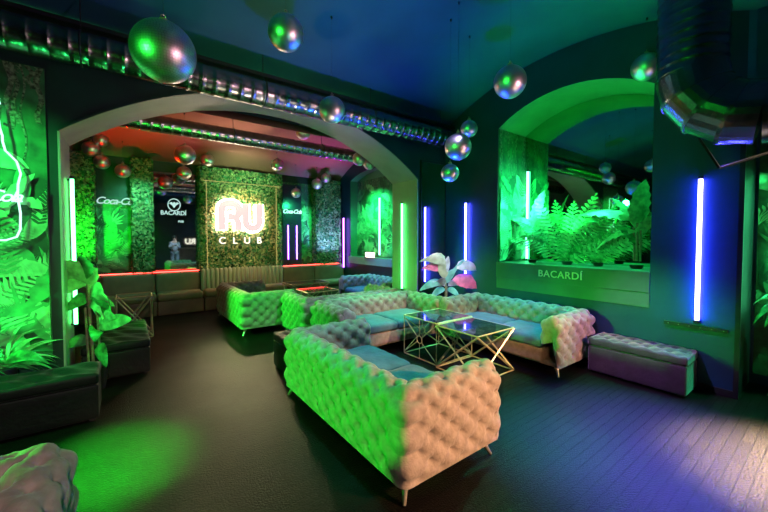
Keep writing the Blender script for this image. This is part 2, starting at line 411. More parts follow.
mural('jungle_mural', 'tall green jungle mural at the far left, behind the outlined neon bottle', (-1.75, YA-.001, .45), (1, 0, 0), (0, -1, 0), 1.15, 2.84, 150, seed=3, dark_top=.22)
mural('jungle_mural', 'narrow jungle mural on the side of the arched right-wall niche, left of the mirror', (5.01, NY1-.001, NZ0+.005), (1, 0, 0), (0, -1, 0), .78, 2.2, 90, seed=5, dark_top=.3)
mural('jungle_mural', 'jungle mural in the inner room niche above the small lit sign', (XN-.001, IY0+.01, 1.13), (0, 1, 0), (-1, 0, 0), IY1-IY0-.02, 2.16, 150, seed=9, dark_top=.08, emph=1.2)
mural('jungle_mural', 'jungle mural in the far bay between the first two ivy columns', (-.55, YBK-.002, .9), (1, 0, 0), (0, -1, 0), .72, 1.55, 60, seed=11, dark_top=.12)
mural('jungle_mural', 'jungle mural in the far bay right of the glowing club sign', (3.38, YBK-.002, .9), (1, 0, 0), (0, -1, 0), .98, 2.3, 80, seed=12, dark_top=.1, emph=1.3)
mural('jungle_mural', 'jungle mural in the alcove at the extreme right edge', (5.69, -1.0, .12), (0, 1, 0), (-1, 0, 0), 1.62, 2.7, 90, seed=13, dark_top=.1, emph=1.2)
mural('jungle_mural', 'green jungle mural behind the person, seen in the far mirror', (.9, YS+.002, .3), (-1, 0, 0), (0, 1, 0), 1.0, 2.2, 50, seed=14, dark_top=.1, emph=1.2)
mural('jungle_mural', 'green jungle mural on the left side wall, seen only in mirrors', (XL+.002, 1.2, .5), (0, -1, 0), (1, 0, 0), 1.8, 2.3, 60, seed=15, dark_top=.1)

# ------------------------------------------------------------------ mirrors
def mirror(name, label, x0, x1, y0, y1, z0, z1, m_, fr=.02, axis='y'):
    t = thing(name, label, 'mirror', ((x0+x1)/2, (y0+y1)/2, z0))
    cx, cy = (x0+x1)/2, (y0+y1)/2
    g = MB(); g.box(x0-cx, x1-cx, y0-cy, y1-cy, 0, z1-z0); g.build('glass', m_, t)
    fm = MB()
    if axis == 'y':
        a, b_ = x0-cx, x1-cx; d0, d1 = y0-cy-.008, y1-cy
        for q in ((a-fr, a), (b_, b_+fr)): fm.box(q[0], q[1], d0, d1, -fr, z1-z0+fr)
        for q in ((-fr, 0), (z1-z0, z1-z0+fr)): fm.box(a, b_, d0, d1, q[0], q[1])
    else:
        a, b_ = y0-cy, y1-cy; d0, d1 = x0-cx-.008, x1-cx
        for q in ((a-fr, a), (b_, b_+fr)): fm.box(d0, d1, q[0], q[1], -fr, z1-z0+fr)
        for q in ((-fr, 0), (z1-z0, z1-z0+fr)): fm.box(d0, d1, a, b_, q[0], q[1])
    fm.build('frame', M['mullion'], t)
    return t
# arched niche mirror
t = thing('arched_mirror', 'large arched mirror at the back of the right-wall niche behind the plants', 'mirror', (NXB, 2.47, NZ0))
g = MB(); n = 32; yy = [NY0+.005+(NY1-NY0-.01)*i/n for i in range(n+1)]
zz = [seg_z(y-2.47, 1.06, NSP, NPK)-.006 for y in yy]
top = [(-.012, y-2.47, z-NZ0) for y, z in zip(yy, zz)]
vs = top + [(-.012, y-2.47, .003) for y in yy]; k = n+1
g.add(vs, [(i, i+1, k+i+1, k+i) for i in range(n)])
vs2 = [(0., v[1], v[2]) for v in vs]; g.add(vs+vs2, [(i, i+1, 2*k+i+1, 2*k+i) for i in range(n)])
g.build('glass', M['mirror'], t)
mirror('corner_mirror', 'narrow dark mirror in the corner behind the pink leaved plant', 4.36, 4.97, YA-.02, YA-.002, .25, 3.05, M['smoke_mirror'])
mirror('bay_mirror', 'far mirror carrying the bat emblem, left of the glowing club sign', .52, 1.40, YBK-.03, YBK-.002, .9, 3.15, M['smoke_mirror'])

# ------------------------------------------------------------------ neon tubes
def neon_tube(label, base, z1, m_, normal, r=.017, group=None, back=None):
    t = thing('neon_tube', label, 'light', base, 0, group)
    H = z1-base[2]; n_ = Vector(normal)
    g = MB(); g.tube([(0, 0, .03), (0, 0, H-.03)], r, 12); tb_ = g.build('tube', m_, t)
    for z in (0, H-.03):
        g = MB(); g.tube([(0, 0, z), (0, 0, z+.03)], r*1.25, 12); g.build('end_cap', M['mullion'], tb_)
    for z in (.02, H-.05):
        g = MB(); q = -n_*.04; g.box(min(q.x, -.006), max(q.x, .006), min(q.y, -.006), max(q.y, .006), z, z+.02); g.build('bracket', M['mullion'], t)
    return t
neon_tube('vertical green neon tube on the left side of the big arch', (AX0+.05, 5.15, .66), 2.33, M['tube_green'], (1, 0, 0))
neon_tube('vertical green neon tube on the right side of the big arch', (AX1-.05, 5.09, .66), 2.33, M['tube_green'], (-1, 0, 0))
neon_tube('vertical blue neon tube on the dark wall left of the niche', (XR-.045, 4.17, .72), 2.31, M['tube_blue'], (-1, 0, 0))
neon_tube('large vertical violet-blue neon tube on the right pier above the bench', (XR-.045, .97, .73), 2.31, M['tube_blue'], (-1, 0, 0), r=.02)
neon_tube('green-white neon tube standing inside the arched niche', (5.765, NY1-.075, 1.25), 2.86, M['tube_cyan'], (0, -1, 0))
neon_tube('purple neon tube at the right end of the far wall', (5.22, 9.02, .75), 2.27, M['tube_purple'], (-1, 0, 0))
neon_tube('green neon tube in front of the inner niche mural', (XI+.03, 7.35, 1.18), 2.72, M['tube_cyan'], (-1, 0, 0), r=.02)
neon_tube('left one of the two thin purple tubes on the dark panel', (3.60, 9.245, 1.03), 2.03, M['tube_purple'], (0, -1, 0), r=.012)
neon_tube('right one of the two thin purple tubes on the dark panel', (3.85, 9.245, 1.03), 2.03, M['tube_purple'], (0, -1, 0), r=.012)
neon_tube('green neon tube in the alcove at the right frame edge', (5.62, .42, .8), 2.3, M['tube_cyan'], (-1, 0, 0))

# shelf strip below the violet tube
t = thing('wall_rail', 'thin black rail with white speckles under the large violet tube', 'rail', (XR-.02, .99, .68))
g = MB(); g.box(-.012, .018, -.26, .27, -.02, .02); g.build('rail', M['mullion'], t)
for i in range(6): g = MB(); g.box(-.015, -.011, -.235+i*.092, -.227+i*.092, -.004, .004); g.build('screw', M['legmetal'], t)

# ------------------------------------------------------------------ LED strips
def strip(label, a, b_, m_, r=.009, name='led_strip'):
    a, b_ = Vector(a), Vector(b_); t = thing(name, label, 'light', a)
    g = MB(); g.tube([(0, 0, 0), b_-a], r, 8); g.build('led_line', m_, t)
    g = MB(); o = Vector((0, .012, -.008)); g.bar(o, (b_-a)+o, .02); g.build('channel', M['mullion'], t)
strip('red light strip on the booth top left of the club sign', (-1.3, 9.16, .89), (1.38, 9.16, .89), M['led_red'])
strip('red light strip on the booth top right of the club sign', (3.42, 9.16, .89), (5.15, 9.16, .89), M['led_red'])

# ------------------------------------------------------------------ ivy
def ivy(name, label, x0, x1, y0, y1, z0, z1, dens, seed, size=.038, root=None, part=None):
    rnd = random.Random(seed); cx = (x0+x1)/2
    if root is None:
        t = thing(name, label, 'ivy wall', (cx, y1, z0)); off = Vector((cx, y1, z0))
    else: t = root; off = Vector(root.location)
    g = MB(); g.box(x0-off.x, x1-off.x, y0-off.y, y1-off.y, z0-off.z, z1-off.z); g.build('backing' if not part else part+'_backing', M['ivyback'], t)
    g = MB()
    def leaf(p, nrm):
        nrm = (nrm + Vector((rnd.uniform(-.7, .7), rnd.uniform(-.7, .7), rnd.uniform(-.5, .8)))).normalized()
        a = nrm.orthogonal().normalized(); a.rotate(Matrix.Rotation(rnd.uniform(0, 6.3), 3, nrm)); b2 = nrm.cross(a); s = size*rnd.uniform(.6, 1.3)
        p = p + nrm*rnd.uniform(0, .03)
        g.add([p-a*s, p+b2*s*.6, p+a*s, p-b2*s*.6], [(0, 1, 2, 3)], 0 if rnd.random() < .6 else 1)
    for k in range(int((x1-x0)*(z1-z0)*dens)): leaf(Vector((rnd.uniform(x0, x1), y0-.01, rnd.uniform(z0, z1)))-off, Vector((0, -1, 0)))
    for X, nx in ((x0, -1), (x1, 1)):
        for k in range(int((y1-y0)*(z1-z0)*dens)): leaf(Vector((X, rnd.uniform(y0, y1), rnd.uniform(z0, z1)))-off, Vector((nx, 0, 0)))
    g.build('foliage' if not part else part+'_foliage', [M['ivy'], M['leafdark']], t)
    return t
ivy('ivy_column', 'leafy ivy column at the far left beside the left arch side', -.86, -.50, 9.12, 9.39, .9, 3.36, 1500, 1)
ivy('ivy_column', 'slim ivy column between the jungle bay and the emblem mirror', .13, .49, 9.12, 9.39, .9, 3.36, 1500, 2)
ivy('ivy_column', 'blue lit ivy column at the right end of the far wall', 4.38, 5.16, 9.12, 9.39, .9, 3.32, 1400, 3)
iv = ivy('ivy_panel', 'wide ivy panel with lit edges behind the glowing club sign', 1.50, 3.28, 9.26, 9.39, .9, 3.1, 1500, 4)
ivy('', '', 1.42, 3.36, 9.08, 9.39, 3.02, 3.32, 1500, 5, root=iv, part='header')
ivy('', '', 1.42, 1.53, 9.12, 9.39, .9, 3.02, 1500, 6, root=iv, part='side')
ivy('', '', 3.25, 3.36, 9.12, 9.39, .9, 3.02, 1500, 7, root=iv, part='edge')
g = MB(); off = Vector(iv.location)
for a, b_ in (((1.555, 9.10, .95), (1.555, 9.10, 3.0)), ((1.45, 9.05, 3.0), (3.33, 9.05, 3.0)), ((3.225, 9.10, .95), (3.225, 9.10, 3.0))):
    g.tube([Vector(a)-off, Vector(b_)-off], .008, 6)
g.build('edge_light', M['led_yellow'], iv)

# ------------------------------------------------------------------ signs
sg = thing('club_sign', 'glowing white two-letter sign with small club lettering on the ivy panel', 'sign', (2.33, 9.14, 2.2))
FB = lambda x, y, z: frame((x, y, z), (1, 0, 0), (0, 0, 1))
# custom heavy rounded letters
def prism(mb, outline, y0, y1, mi=0):
    n = len(outline); vs = [(x, y0, z) for x, z in outline] + [(x, y1, z) for x, z in outline]
    mb.add(vs, [(i, (i+1) % n, n+(i+1) % n, n+i) for i in range(n)], mi)
def stroke(mb, pts, w, y0, y1, mi=0):
    """flat ribbon letter stroke with thickness"""
    L = []; Rr = []
    P2 = [Vector((p[0], p[1])) for p in pts]
    for i, p in enumerate(P2):
        d = (P2[min(i+1, len(P2)-1)]-P2[max(0, i-1)]).normalized(); nn = Vector((-d.y, d.x))*w/2
        L.append(p+nn); Rr.append(p-nn)
    rows = [[(a.x, y0, a.y), (b_.x, y0, b_.y), (b_.x, y1, b_.y), (a.x, y1, a.y)] for a, b_ in zip(L, Rr)]
    mb.grid(rows, mi, False, True); mb.add(rows[0], [(0, 1, 2, 3)], mi); mb.add(rows[-1], [(3, 2, 1, 0)], mi)
arc = lambda cx, cz, r, a0, a1, n=10: [(cx+r*math.cos(R_(a0+(a1-a0)*i/n)), cz+r*math.sin(R_(a0+(a1-a0)*i/n))) for i in range(n+1)]
strokes = {'letter_r': [[(-.44, -.36), (-.44, .14)] + arc(-.28, .14, .16, 180, 90)[1:] + arc(-.20, .14, .16, 90, 0) + arc(-.20, .10, .16, 0, -70)[1:], [(-.30, -.02), (-.13, -.04), (-.07, -.14), (-.05, -.36)]],
           'letter_u': [[(.12, .31), (.12, -.14)] + arc(.28, -.14, .16, 180, 270)[1:] + arc(.30, -.14, .16, 270, 360) + [(.46, .31)]]}
for nm, st in strokes.items():
    g = MB()
    for k, p in enumerate(st): stroke(g, p, .165, -.03-.001*k, .02)
    face = g.build(nm, M['sign_face'], sg)
    g = MB()
    for k, p in enumerate(st): stroke(g, p, .235, .03-.001*k, .045)
    g.build('halo_light', M['sign_white'], face)
for ch, x in (('C', -.44), ('L', -.15), ('U', .14), ('B', .44)): text_mesh('club_letter', ch, .23, M['sign_club'], sg, frame((x, -.04, -.62), (1, 0, 0), (0, 0, 1)), .008, .001)

bs = thing('niche_lettering', 'cream lettering reading BACARDI on the green ledge front', 'sign', (XR-.03, 2.47, 1.12))
text_mesh('lettering', 'BACARD\u00cd', .140, M['cream'], bs, frame((-.008, 0, 0), (0, -1, 0), (0, 0, 1)), .004, .0015, space=1.1)

# emblem on the far mirror
em = thing('emblem_sign', 'round bat emblem with BACARDI lettering mounted on the far mirror', 'sign', (.92, 9.33, 2.32))
em.scale = (.72, 1, .8)
g = MB(); g.tube([(.17*math.cos(a), 0, .12+.17*math.sin(a)) for a in [2*PI*i/28 for i in range(29)]], .012, 6, caps=False); g.build('ring', M['neon_dim'], em)
g = MB()
bat = [(-.14, .16), (-.08, .20), (-.03, .16), (-.015, .20), (.015, .20), (.03, .16), (.08, .20), (.14, .16), (.09, .13), (.05, .10), (0, .03), (-.05, .10), (-.09, .13)]
vs = [(x, -.006, z) for x, z in bat]; g.add(vs, [tuple(range(len(vs)))]); prism(g, bat, -.006, .004); g.build('bat', M['neon_dim'], em)
text_mesh('lettering', 'BACARD\u00cd', .17, M['neon_dim'], em, frame((-.02, -.01, -.12), (1, 0, 0), (0, 0, 1)), .006, .001, space=1.0)
text_mesh('small_lettering', 'PUB', .08, M['neon_dim'], em, frame((.18, -.01, -.36), (1, 0, 0), (0, 0, 1)), .004, .002, space=1.1)

t = thing('script_sign', 'slanted white Coca-Cola script on the mural between the first ivy columns', 'sign', (-.12, 9.22, 2.42))
text_mesh('lettering', 'Coca-Cola', .20, M['neon_dim'], t, frame((0, 0, 0), (1, 0, 0), (0, 0, 1)), .006, .002, shear=.35, space=.82)
t = thing('sign_panel', 'dark upright panel with Coca-Cola script, right of the club sign', 'sign', (3.73, 9.3, .92))
g = MB(); g.box(-.27, .27, -.03, .03, 0, 2.2); g.build('panel', mat('dark_panel', (.02, .02, .035), .3), t)
text_mesh('lettering', 'Coca-Cola', .155, M['neon_white'], t, frame((0, -.04, 1.46), (1, 0, 0), (0, 0, 1)), .005, .002, shear=.35, space=.8)
t = thing('lit_sign', 'small glowing white sign on the ledge under the inner niche mural', 'sign', (XI-.02, 7.72, 1.13))
g = MB(); g.rbox(-.02, .02, -.2, .2, 0, .13, .015, 2); g.build('light_box', M['box_white'], t)
g = MB(); g.box(-.03, .03, -.21, .21, -.012, 0); g.build('base', M['mullion'], t)

# neon bottle
bt = thing('neon_bottle', 'pale neon outline of a bottle on the left jungle mural', 'sign', (-1.03, YA-.085, 1.63))
half = [(0, 0), (.15, 0), (.22, .03), (.245, .10), (.25, .25), (.235, .40), (.24, .52), (.26, .62), (.235, .73), (.165, .82), (.15, .90), (.15, .95), (.135, 1.02), (.125, 1.15), (.12, 1.22), (.14, 1.24), (.14, 1.28), (0, 1.28)]
g = MB(); pts = [(x, 0, z) for x, z in half] + [(-x, 0, z) for x, z in reversed(half[1:-1])] + [(0, 0, 0)]
g.tube(pts, .009, 6, caps=False); g.build('outline', M['neon_white'], bt)
text_mesh('lettering', 'Coca-Cola', .15, M['neon_white'], bt, frame((0, -.005, .40), (1, 0, 0), (0, 0, 1)), .004, .001, shear=.35, space=.8)
for x, z in ((-.2, .1), (.2, .1), (.12, 1.1)): g = MB(); g.box(x-.008, x+.008, 0, .030, z-.008, z+.008); g.build('clip', M['mullion'], bt)

# ------------------------------------------------------------------ tufted sofas
def tuft(s, r, a=.195, row=.088):
    u = s/a + r/(2*row); v = s/a - r/(2*row)
    su, sv = abs(math.sin(PI*u)), abs(math.sin(PI*v))
    c = min(su, sv); fu = u-round(u); fv = v-round(v)      # offset to the nearest button
    d = math.hypot((fu+fv)*a/2, (fu-fv)*row)
    return .16*c**.55 + .84*(1-math.exp(-(d/.027))) + .07*math.cos(8*math.atan2((fu-fv)*row, (fu+fv)*a/2+1e-6))*math.exp(-((d-.035)/.03)**2)
def sofa_shell(L, D, T, H, z0=.12, seat=.36, step=.0125):
    r = .012
    hx, hy = L/2-T/2, D/2-T/2
    path = []                                     # centreline: left arm front, back, right arm front
    def line(a, b_):
        n = max(2, int((Vector(b_)-Vector(a)).length/step))
        for i in range(n): path.append(((a[0]+(b_[0]-a[0])*i/n), (a[1]+(b_[1]-a[1])*i/n)))
    line((-hx, -D/2+.01), (-hx, hy-r))
    for i in range(14): a = PI - PI/2*i/14; path.append((-hx+r+r*math.cos(a), hy-r+r*math.sin(a), 1+.22*math.sin(2*a)**2))
    line((-hx+r, hy), (hx-r, hy))
    for i in range(14): a = PI/2 - PI/2*i/14; path.append((hx-r+r*math.cos(a), hy-r+r*math.sin(a), 1+.22*math.sin(2*a)**2))
    line((hx, hy-r), (hx, -D/2+.01)); path.append((hx, -D/2+.01))
    # profile (n outward, z)
    prof = []; k = int((H-T/2-z0)/step)
    R = T/2
    for i in range(k): z = z0 + (H-R-z0)*i/k; prof.append((R, z))
    m_ = int(PI*R/step)
    for i in range(m_+1): a = PI*i/m_; prof.append((R*math.cos(a), H-R+R*math.sin(a)))
    k = int((H-R-seat)/step)
    for i in range(1, k+1): prof.append((-R, H-R-(H-R-seat)*i/k))
    sl = [0]
    for i in range(1, len(prof)): sl.append(sl[-1]+math.hypot(prof[i][0]-prof[i-1][0], prof[i][1]-prof[i-1][1]))
    rows = []; s = 0.
    A = .056
    for i, p in enumerate(path):
        if i: s += math.hypot(p[0]-path[i-1][0], p[1]-path[i-1][1])
        a = Vector(path[max(0, i-1)][:2]); b_ = Vector(path[min(len(path)-1, i+1)][:2]); d = (b_-a).normalized(); nn = Vector((-d.y, d.x))
        row = []; endf = min(1., min(s, 1e9)/.05)
        for j, (q, z) in enumerate(prof):
            pa = Vector(prof[max(0, j-1)]); pb = Vector(prof[min(len(prof)-1, j+1)]); pd = (pb-pa).normalized(); pn = Vector((pd.y, -pd.x))
            edge = min(1., (sl[j])/.05, (sl[-1]-sl[j])/.04)
            h = (tuft(s-.018, sl[j]-.02)-.86)*A*max(0, edge) - .012*(1-max(0, min(1, edge)))
            qq = q + pn.x*h; z2 = z + pn.y*h
            if qq > 0 and len(p) > 2: qq *= p[2]
            X, Y = p[0]+nn.x*qq, p[1]+nn.y*qq
            if qq < 0: X = max(-(hx+qq), min(hx+qq, X)); Y = min(hy+qq, Y)
            row.append((X, Y, z2))
        rows.append(row)
    return rows, prof
def make_sofa(name, label, L=2.0, D=.95, T=.25, H=.70, loc=(0, 0, 0), rz=0., group=None):
    t = thing(name, label, 'sofa', loc, rz, group)
    rows, prof = sofa_shell(L, D, T, H)
    g = MB(); g.grid(rows, 0, True)
    # rounded front ends of the arms
    for row, sgn in ((rows[0], 1), (rows[-1], -1)):
        full = [Vector(p) for p in row]
        c = Vector((sum(p.x for p in full)/len(full), full[0].y, .42))
        rings = [full]
        for sc, bul in ((.94, .022), (.8, .036), (.5, .040), (.2, .022), (.02, .008)):
            rings.append([c + (p-c)*sc + Vector((0, -bul, 0)) for p in full])
        if sgn > 0: rings = rings[::-1]
        g.grid([[tuple(p) for p in rg] for rg in rings], 0, True)
    g.build('frame', M['velvet'], t)
    g = MB(); ix = L/2-T+.012
    g.rbox(-ix, ix, -D/2+.015, D/2-T+.01, .125, .305, .025, 4)
    g.rbox(-L/2+.07, L/2-.07, -D/2+.05, D/2-.07, .105, .16, .01, 2)
    g.build('seat_base', M['velvet'], t)
    for sx in (-1, 1):
        x0, x1 = (-ix+.005, -.004) if sx < 0 else (.004, ix-.005)
        def puff(q, nr, h):
            bx = max(0, 1-(q[0]/h[0])**4)*max(0, 1-(q[1]/h[1])**4)
            return Vector((q[0], q[1], q[2] + (.030*bx if q[2] > 0 else 0) + (.004*math.sin(q[0]*37+q[1]*21) if q[2] > 0 else 0)))
        g = MB(); g.rbox(x0, x1, -D/2-.005, D/2-T+.005, .305, .425, .045, 10, fn=puff); g.build('seat_cushion', M['cushion'], t)
    for sx in (-1, 1):
        for sy in (-1, 1):
            a = Vector((sx*(L/2-.10), sy*(D/2-.10), .115)); b_ = Vector((sx*(L/2-.045), sy*(D/2-.045), 0.004))
            g = MB(); g.tube([a, (a*.4+b_*.6), b_], [.026, .017, .011], 8); g.build('leg', M['legmetal'], t)
    return t
GR = 'button tufted velvet sofas'
s1 = make_sofa('tufted_sofa', 'large tufted sofa in the foreground, tan end and green back towards the camera', L=1.98, D=.95, H=.71, loc=(1.775, 2.54, 0), rz=PI/2, group=GR)
dup(s1, (3.20, 4.40, 0), 0, 'tufted sofa with bright green seat facing the square tables, under the right arch side', GR)
dup(s1, (1.985, 6.98, 0), PI/2, 'green lit tufted sofa at the far left of the sofa cluster, in the inner room', GR)
dup(s1, (3.15, 5.44, 0), PI, 'green tufted sofa back to back with the one under the arch, mostly hidden', GR)
dup(s1, (4.50, 2.96, 0), -PI/2, 'tufted sofa along the right wall below the niche, pinkish near arm', GR)
dup(s1, (4.78, 6.66, 0), -PI/2, 'blue lit tufted sofa against the inner right wall', GR)
dup(s1, (-1.20, 1.80, 0), 0, 'grey tufted sofa cut off at the bottom left corner', GR)

# ------------------------------------------------------------------ benches
def bench(name, label, x0, x1, y0, y1, H, m_, tufted=True, seed=0, deep=.03):
    cx, cy = (x0+x1)/2, (y0+y1)/2; t = thing(name, label, 'bench', (cx, cy, 0))
    g = MB(); g.rbox(x0-cx, x1-cx, y0-cy, y1-cy, .02, H-.10, .02, 6); g.build('body', m_, t)
    g = MB()
    def top(q, nr, h):
        if q[2] > h[2]*.2:
            e = min(1, (h[0]-abs(q[0]))/.05, (h[1]-abs(q[1]))/.05); e = max(0, e)
            if tufted: dz = (tuft(q[0], q[1], .20, .10)-.7)*deep*1.3*e
            else: dz = deep*e*(.6*math.sin(q[1]*19+2*math.sin(q[0]*6+seed)+seed)+.4*math.sin(q[0]*23+q[1]*31))
            return Vector((q[0], q[1], q[2]+dz))
        return q
    nx = int((x1-x0)/.02); ny = int((y1-y0)/.02)
    g.rbox(x0-cx-.006, x1-cx+.006, y0-cy-.006, y1-cy+.006, H-.10, H, .03, 6, fn=top, nx=nx, ny=ny, nz=2); g.build('tufted_top' if tufted else 'cushion_top', m_, t)
    for sx in (-1, 1):
        for sy in (-1, 1):
            g = MB(); g.box(sx*((x1-x0)/2-.05)-.02, sx*((x1-x0)/2-.05)+.02, sy*((y1-y0)/2-.05)-.02, sy*((y1-y0)/2-.05)+.02, 0, .021); g.build('foot', M['black'], t)
    return t
bench('velvet_bench', 'dark plum velvet bench with a tufted top against the right wall', 4.56, 4.98, .96, 1.90, .43, M['darkvelvet'])
bench('velvet_bench', 'black-green velvet bench below the left jungle mural', -1.75, -.22, 4.02, 4.46, .43, M['greenvelvet'], False, 1, .018)
bench('velvet_bench', 'black-green velvet bench beyond the left arch side', -.42, .22, 5.08, 6.36, .42, M['greenvelvet'], False, 4, .018)
bench('velvet_bench', 'dark velvet stool wedged between the foreground sofa and the green one behind it', 1.50, 2.12, 3.62, 4.40, .44, M['greenvelvet'])

# ------------------------------------------------------------------ booth along the far wall
SEAMS = [-1.5, -.42, .52, 1.40]; SE2 = [3.36, 4.30, 5.28]
def booth(label, x0, x1):
    cx = (x0+x1)/2; t = thing('booth_seat', label, 'booth', (cx, 9.1, 0)); h = (x1-x0)/2-.006
    g = MB(); g.rbox(-h, h, -.42, .28, .0, .30, .02, 3); g.build('base', M['booth'], t)
    g = MB(); g.rbox(-h, h, -.45, -.02, .30, .47, .07, 6); g.build('seat', M['boothtop'], t)
    g = MB(); g.rbox(-h, h, -.03, .28, .40, .87, .05, 5); g.build('backrest', M['booth'], t)
names = ['leather booth section at the far left end, under the jungle bay', 'brown booth section under the second ivy column', 'brown booth section under the emblem mirror']
for i in range(3): booth(names[i], SEAMS[i], SEAMS[i+1])
booth('reddish booth section right of the club sign', SE2[0], SE2[1]); booth('violet lit booth section at the far right end', SE2[1], SE2[2])
t = thing('channel_booth', 'upholstered booth with vertical channels directly below the club sign', 'booth', (2.38, 9.1, 0))
g = MB(); g.rbox(-.96, .96, -.42, .15, 0, .30, .02, 3); g.build('base', M['booth'], t)
g = MB(); g.rbox(-.96, .96, -.45, -.1, .30, .47, .06, 5); g.build('seat', M['boothtop'], t)
g = MB()
for i in range(20): x = -.93+i*.098; g.tube([(x, -.06, .44), (x, -.06, .86), (x, -.02, .90)], .049, 10)
g.box(-.95, .95, -.05, .15, .42, .88); g.build('channel_backrest', M['channel'], t)

# ------------------------------------------------------------------ tables
def table(label, cx, cy, w, d, H, style, top=True, rz=0.):
    t = thing('side_table', label, 'table', (cx, cy, 0), rz)
    b_ = .014; hw, hd = w/2-.01, d/2-.01
    if top:
        g = MB(); g.box(-hw, hw, -hd, hd, H-.016, H-.004); g.build('table_top', M['marble'], t)
    g = MB()
    C4 = [(-hw, -hd), (hw, -hd), (hw, hd), (-hw, hd)]
    for i in range(4):
        a, c = C4[i], C4[(i+1) % 4]; g.bar((a[0], a[1], H-.01), (c[0], c[1], H-.01), b_)
    g.build('top_frame', M['brass'], t)
    g = MB()
    for i in range(4):
        a, c = C4[i], C4[(i+1) % 4]; g.bar((a[0], a[1], .01), (c[0], c[1], .01), b_)
    g.build('foot_frame', M['brass'], t)
    for i in range(4):
        a, c = C4[i], C4[(i+1) % 4]; g = MB()
        if style == 'x':
            g.bar((a[0], a[1], H-.02), (c[0], c[1], .02), b_*1.3); g.bar((c[0], c[1], H-.02), (a[0], a[1], .02), b_*1.3)
            g.build('cross_brace', M['brass'], t)
        else:
            m_ = Vector(((a[0]+c[0])/2, (a[1]+c[1])/2, H*.48)); ax = (Vector((c[0], c[1], 0))-Vector((a[0], a[1], 0))).normalized()
            g.tube([m_ + ax*.05*math.cos(q) + Vector((0, 0, .05*math.sin(q))) for q in [2*PI*k/16 for k in range(17)]], .008, 6, caps=False)
            for e in ((a[0], a[1], H-.04), (c[0], c[1], H-.04), (a[0], a[1], .03), (c[0], c[1], .03), (m_.x, m_.y, .02), (m_.x, m_.y, H-.02)):
                e = Vector(e); g.bar(m_ + (e-m_).normalized()*.05, e, b_*.8)
            g.build('ring_brace', M['brass'], t)
            g = MB(); g.bar((a[0], a[1], .01), (a[0], a[1], H-.01), b_); g.build('leg', M['brass'], t)
    return t
table('square gold framed table with ring braces, left of the pair between the sofas', 3.53, 3.46, .72, .66, .56, 'ring')
table('square gold framed table with crossed legs, nearer of the pair between the sofas', 3.49, 2.78, .72, .66, .55, 'x')
table('low gold framed table in the inner room between the green and blue sofas', 3.25, 6.75, .72, .66, .56, 'ring')
table('gold framed table in the inner room, farther one near the booth', 3.45, 7.75, .95, .62, .60, 'x')
table('slim bare gold table frame beside the black-green bench at the left', .10, 7.15, .50, .50, .70, 'x', top=False)

# ------------------------------------------------------------------ disco balls
def disco(label, x, y, z, D, ztop, group='hanging mirror balls'):
    t = thing('disco_ball', label, 'disco ball', (x, y, z), random.uniform(0, 1), group)
    r = D/2; nl = 36; rows = []
    g = MB()
    for i in range(nl):
        a0 = PI*i/nl; a1 = PI*(i+1)/nl - .006; nn = max(4, int(2*nl*math.sin((a0+a1)/2)))
        for j in range(nn):
            b0 = 2*PI*j/nn; b1 = 2*PI*(j+1)/nn - .006/max(.2, math.sin((a0+a1)/2))
            S = lambda a, b_: (r*math.sin(a)*math.cos(b_), r*math.sin(a)*math.sin(b_), r*math.cos(a))
            g.add([S(a0, b0), S(a1, b0), S(a1, b1), S(a0, b1)], [(0, 1, 2, 3)])
    g.build('mirror_tiles', M['disco'], t)
    g = MB(); n1, n2 = 16, 24; q = r*.982
    g.grid([[(q*math.sin(PI*i/n1)*math.cos(2*PI*j/n2), q*math.sin(PI*i/n1)*math.sin(2*PI*j/n2), q*math.cos(PI*i/n1)) for j in range(n2)] for i in range(n1+1)], 0, True, True)
    g.build('core', mat_core, t)
    g = MB(); g.tube([(0, 0, r-.006), (0, 0, r+.022)], .022, 10)
    g.tube([(.014*math.cos(a), 0, r+.034+.014*math.sin(a)) for a in [2*PI*k/10 for k in range(11)]], .003, 5, caps=False); cap_ = g.build('cap', M['legmetal'], t)
    g = MB(); g.tube([(0, 0, r+.03), (0, 0, ztop-z)], .0012, 4); g.tube([(0, 0, ztop-z-.03), (0, 0, ztop-z)], .012, 6); g.build('wire', M['mullion'], cap_)
    return t
mat_core = mat('ball_core', (.25, .25, .25), .4, metal=.9)
CY, CH = .5976, .8018
def unproj(px, py, dist):
    u = (px-384)/347; vv = (256-7.1-py)/347          # true view: small downward pitch plus lens shift
    P_ = R_(1.8); fwd = math.cos(P_)+vv*math.sin(P_); v = -math.sin(P_)+vv*math.cos(P_)
    k = 1/fwd*dist
    return (dist*CY+k*CH*u, dist*CH-k*CY*u, 1.65+k*v)
def ceil_z(y):
    if y < .30: return 3.60
    if y <= YA: return seg_z(min(hf, abs(y-c0)), hf, 3.72, 4.32)
    return seg_z(min(hi, abs(y-c1)), hi, 3.38, 3.95)
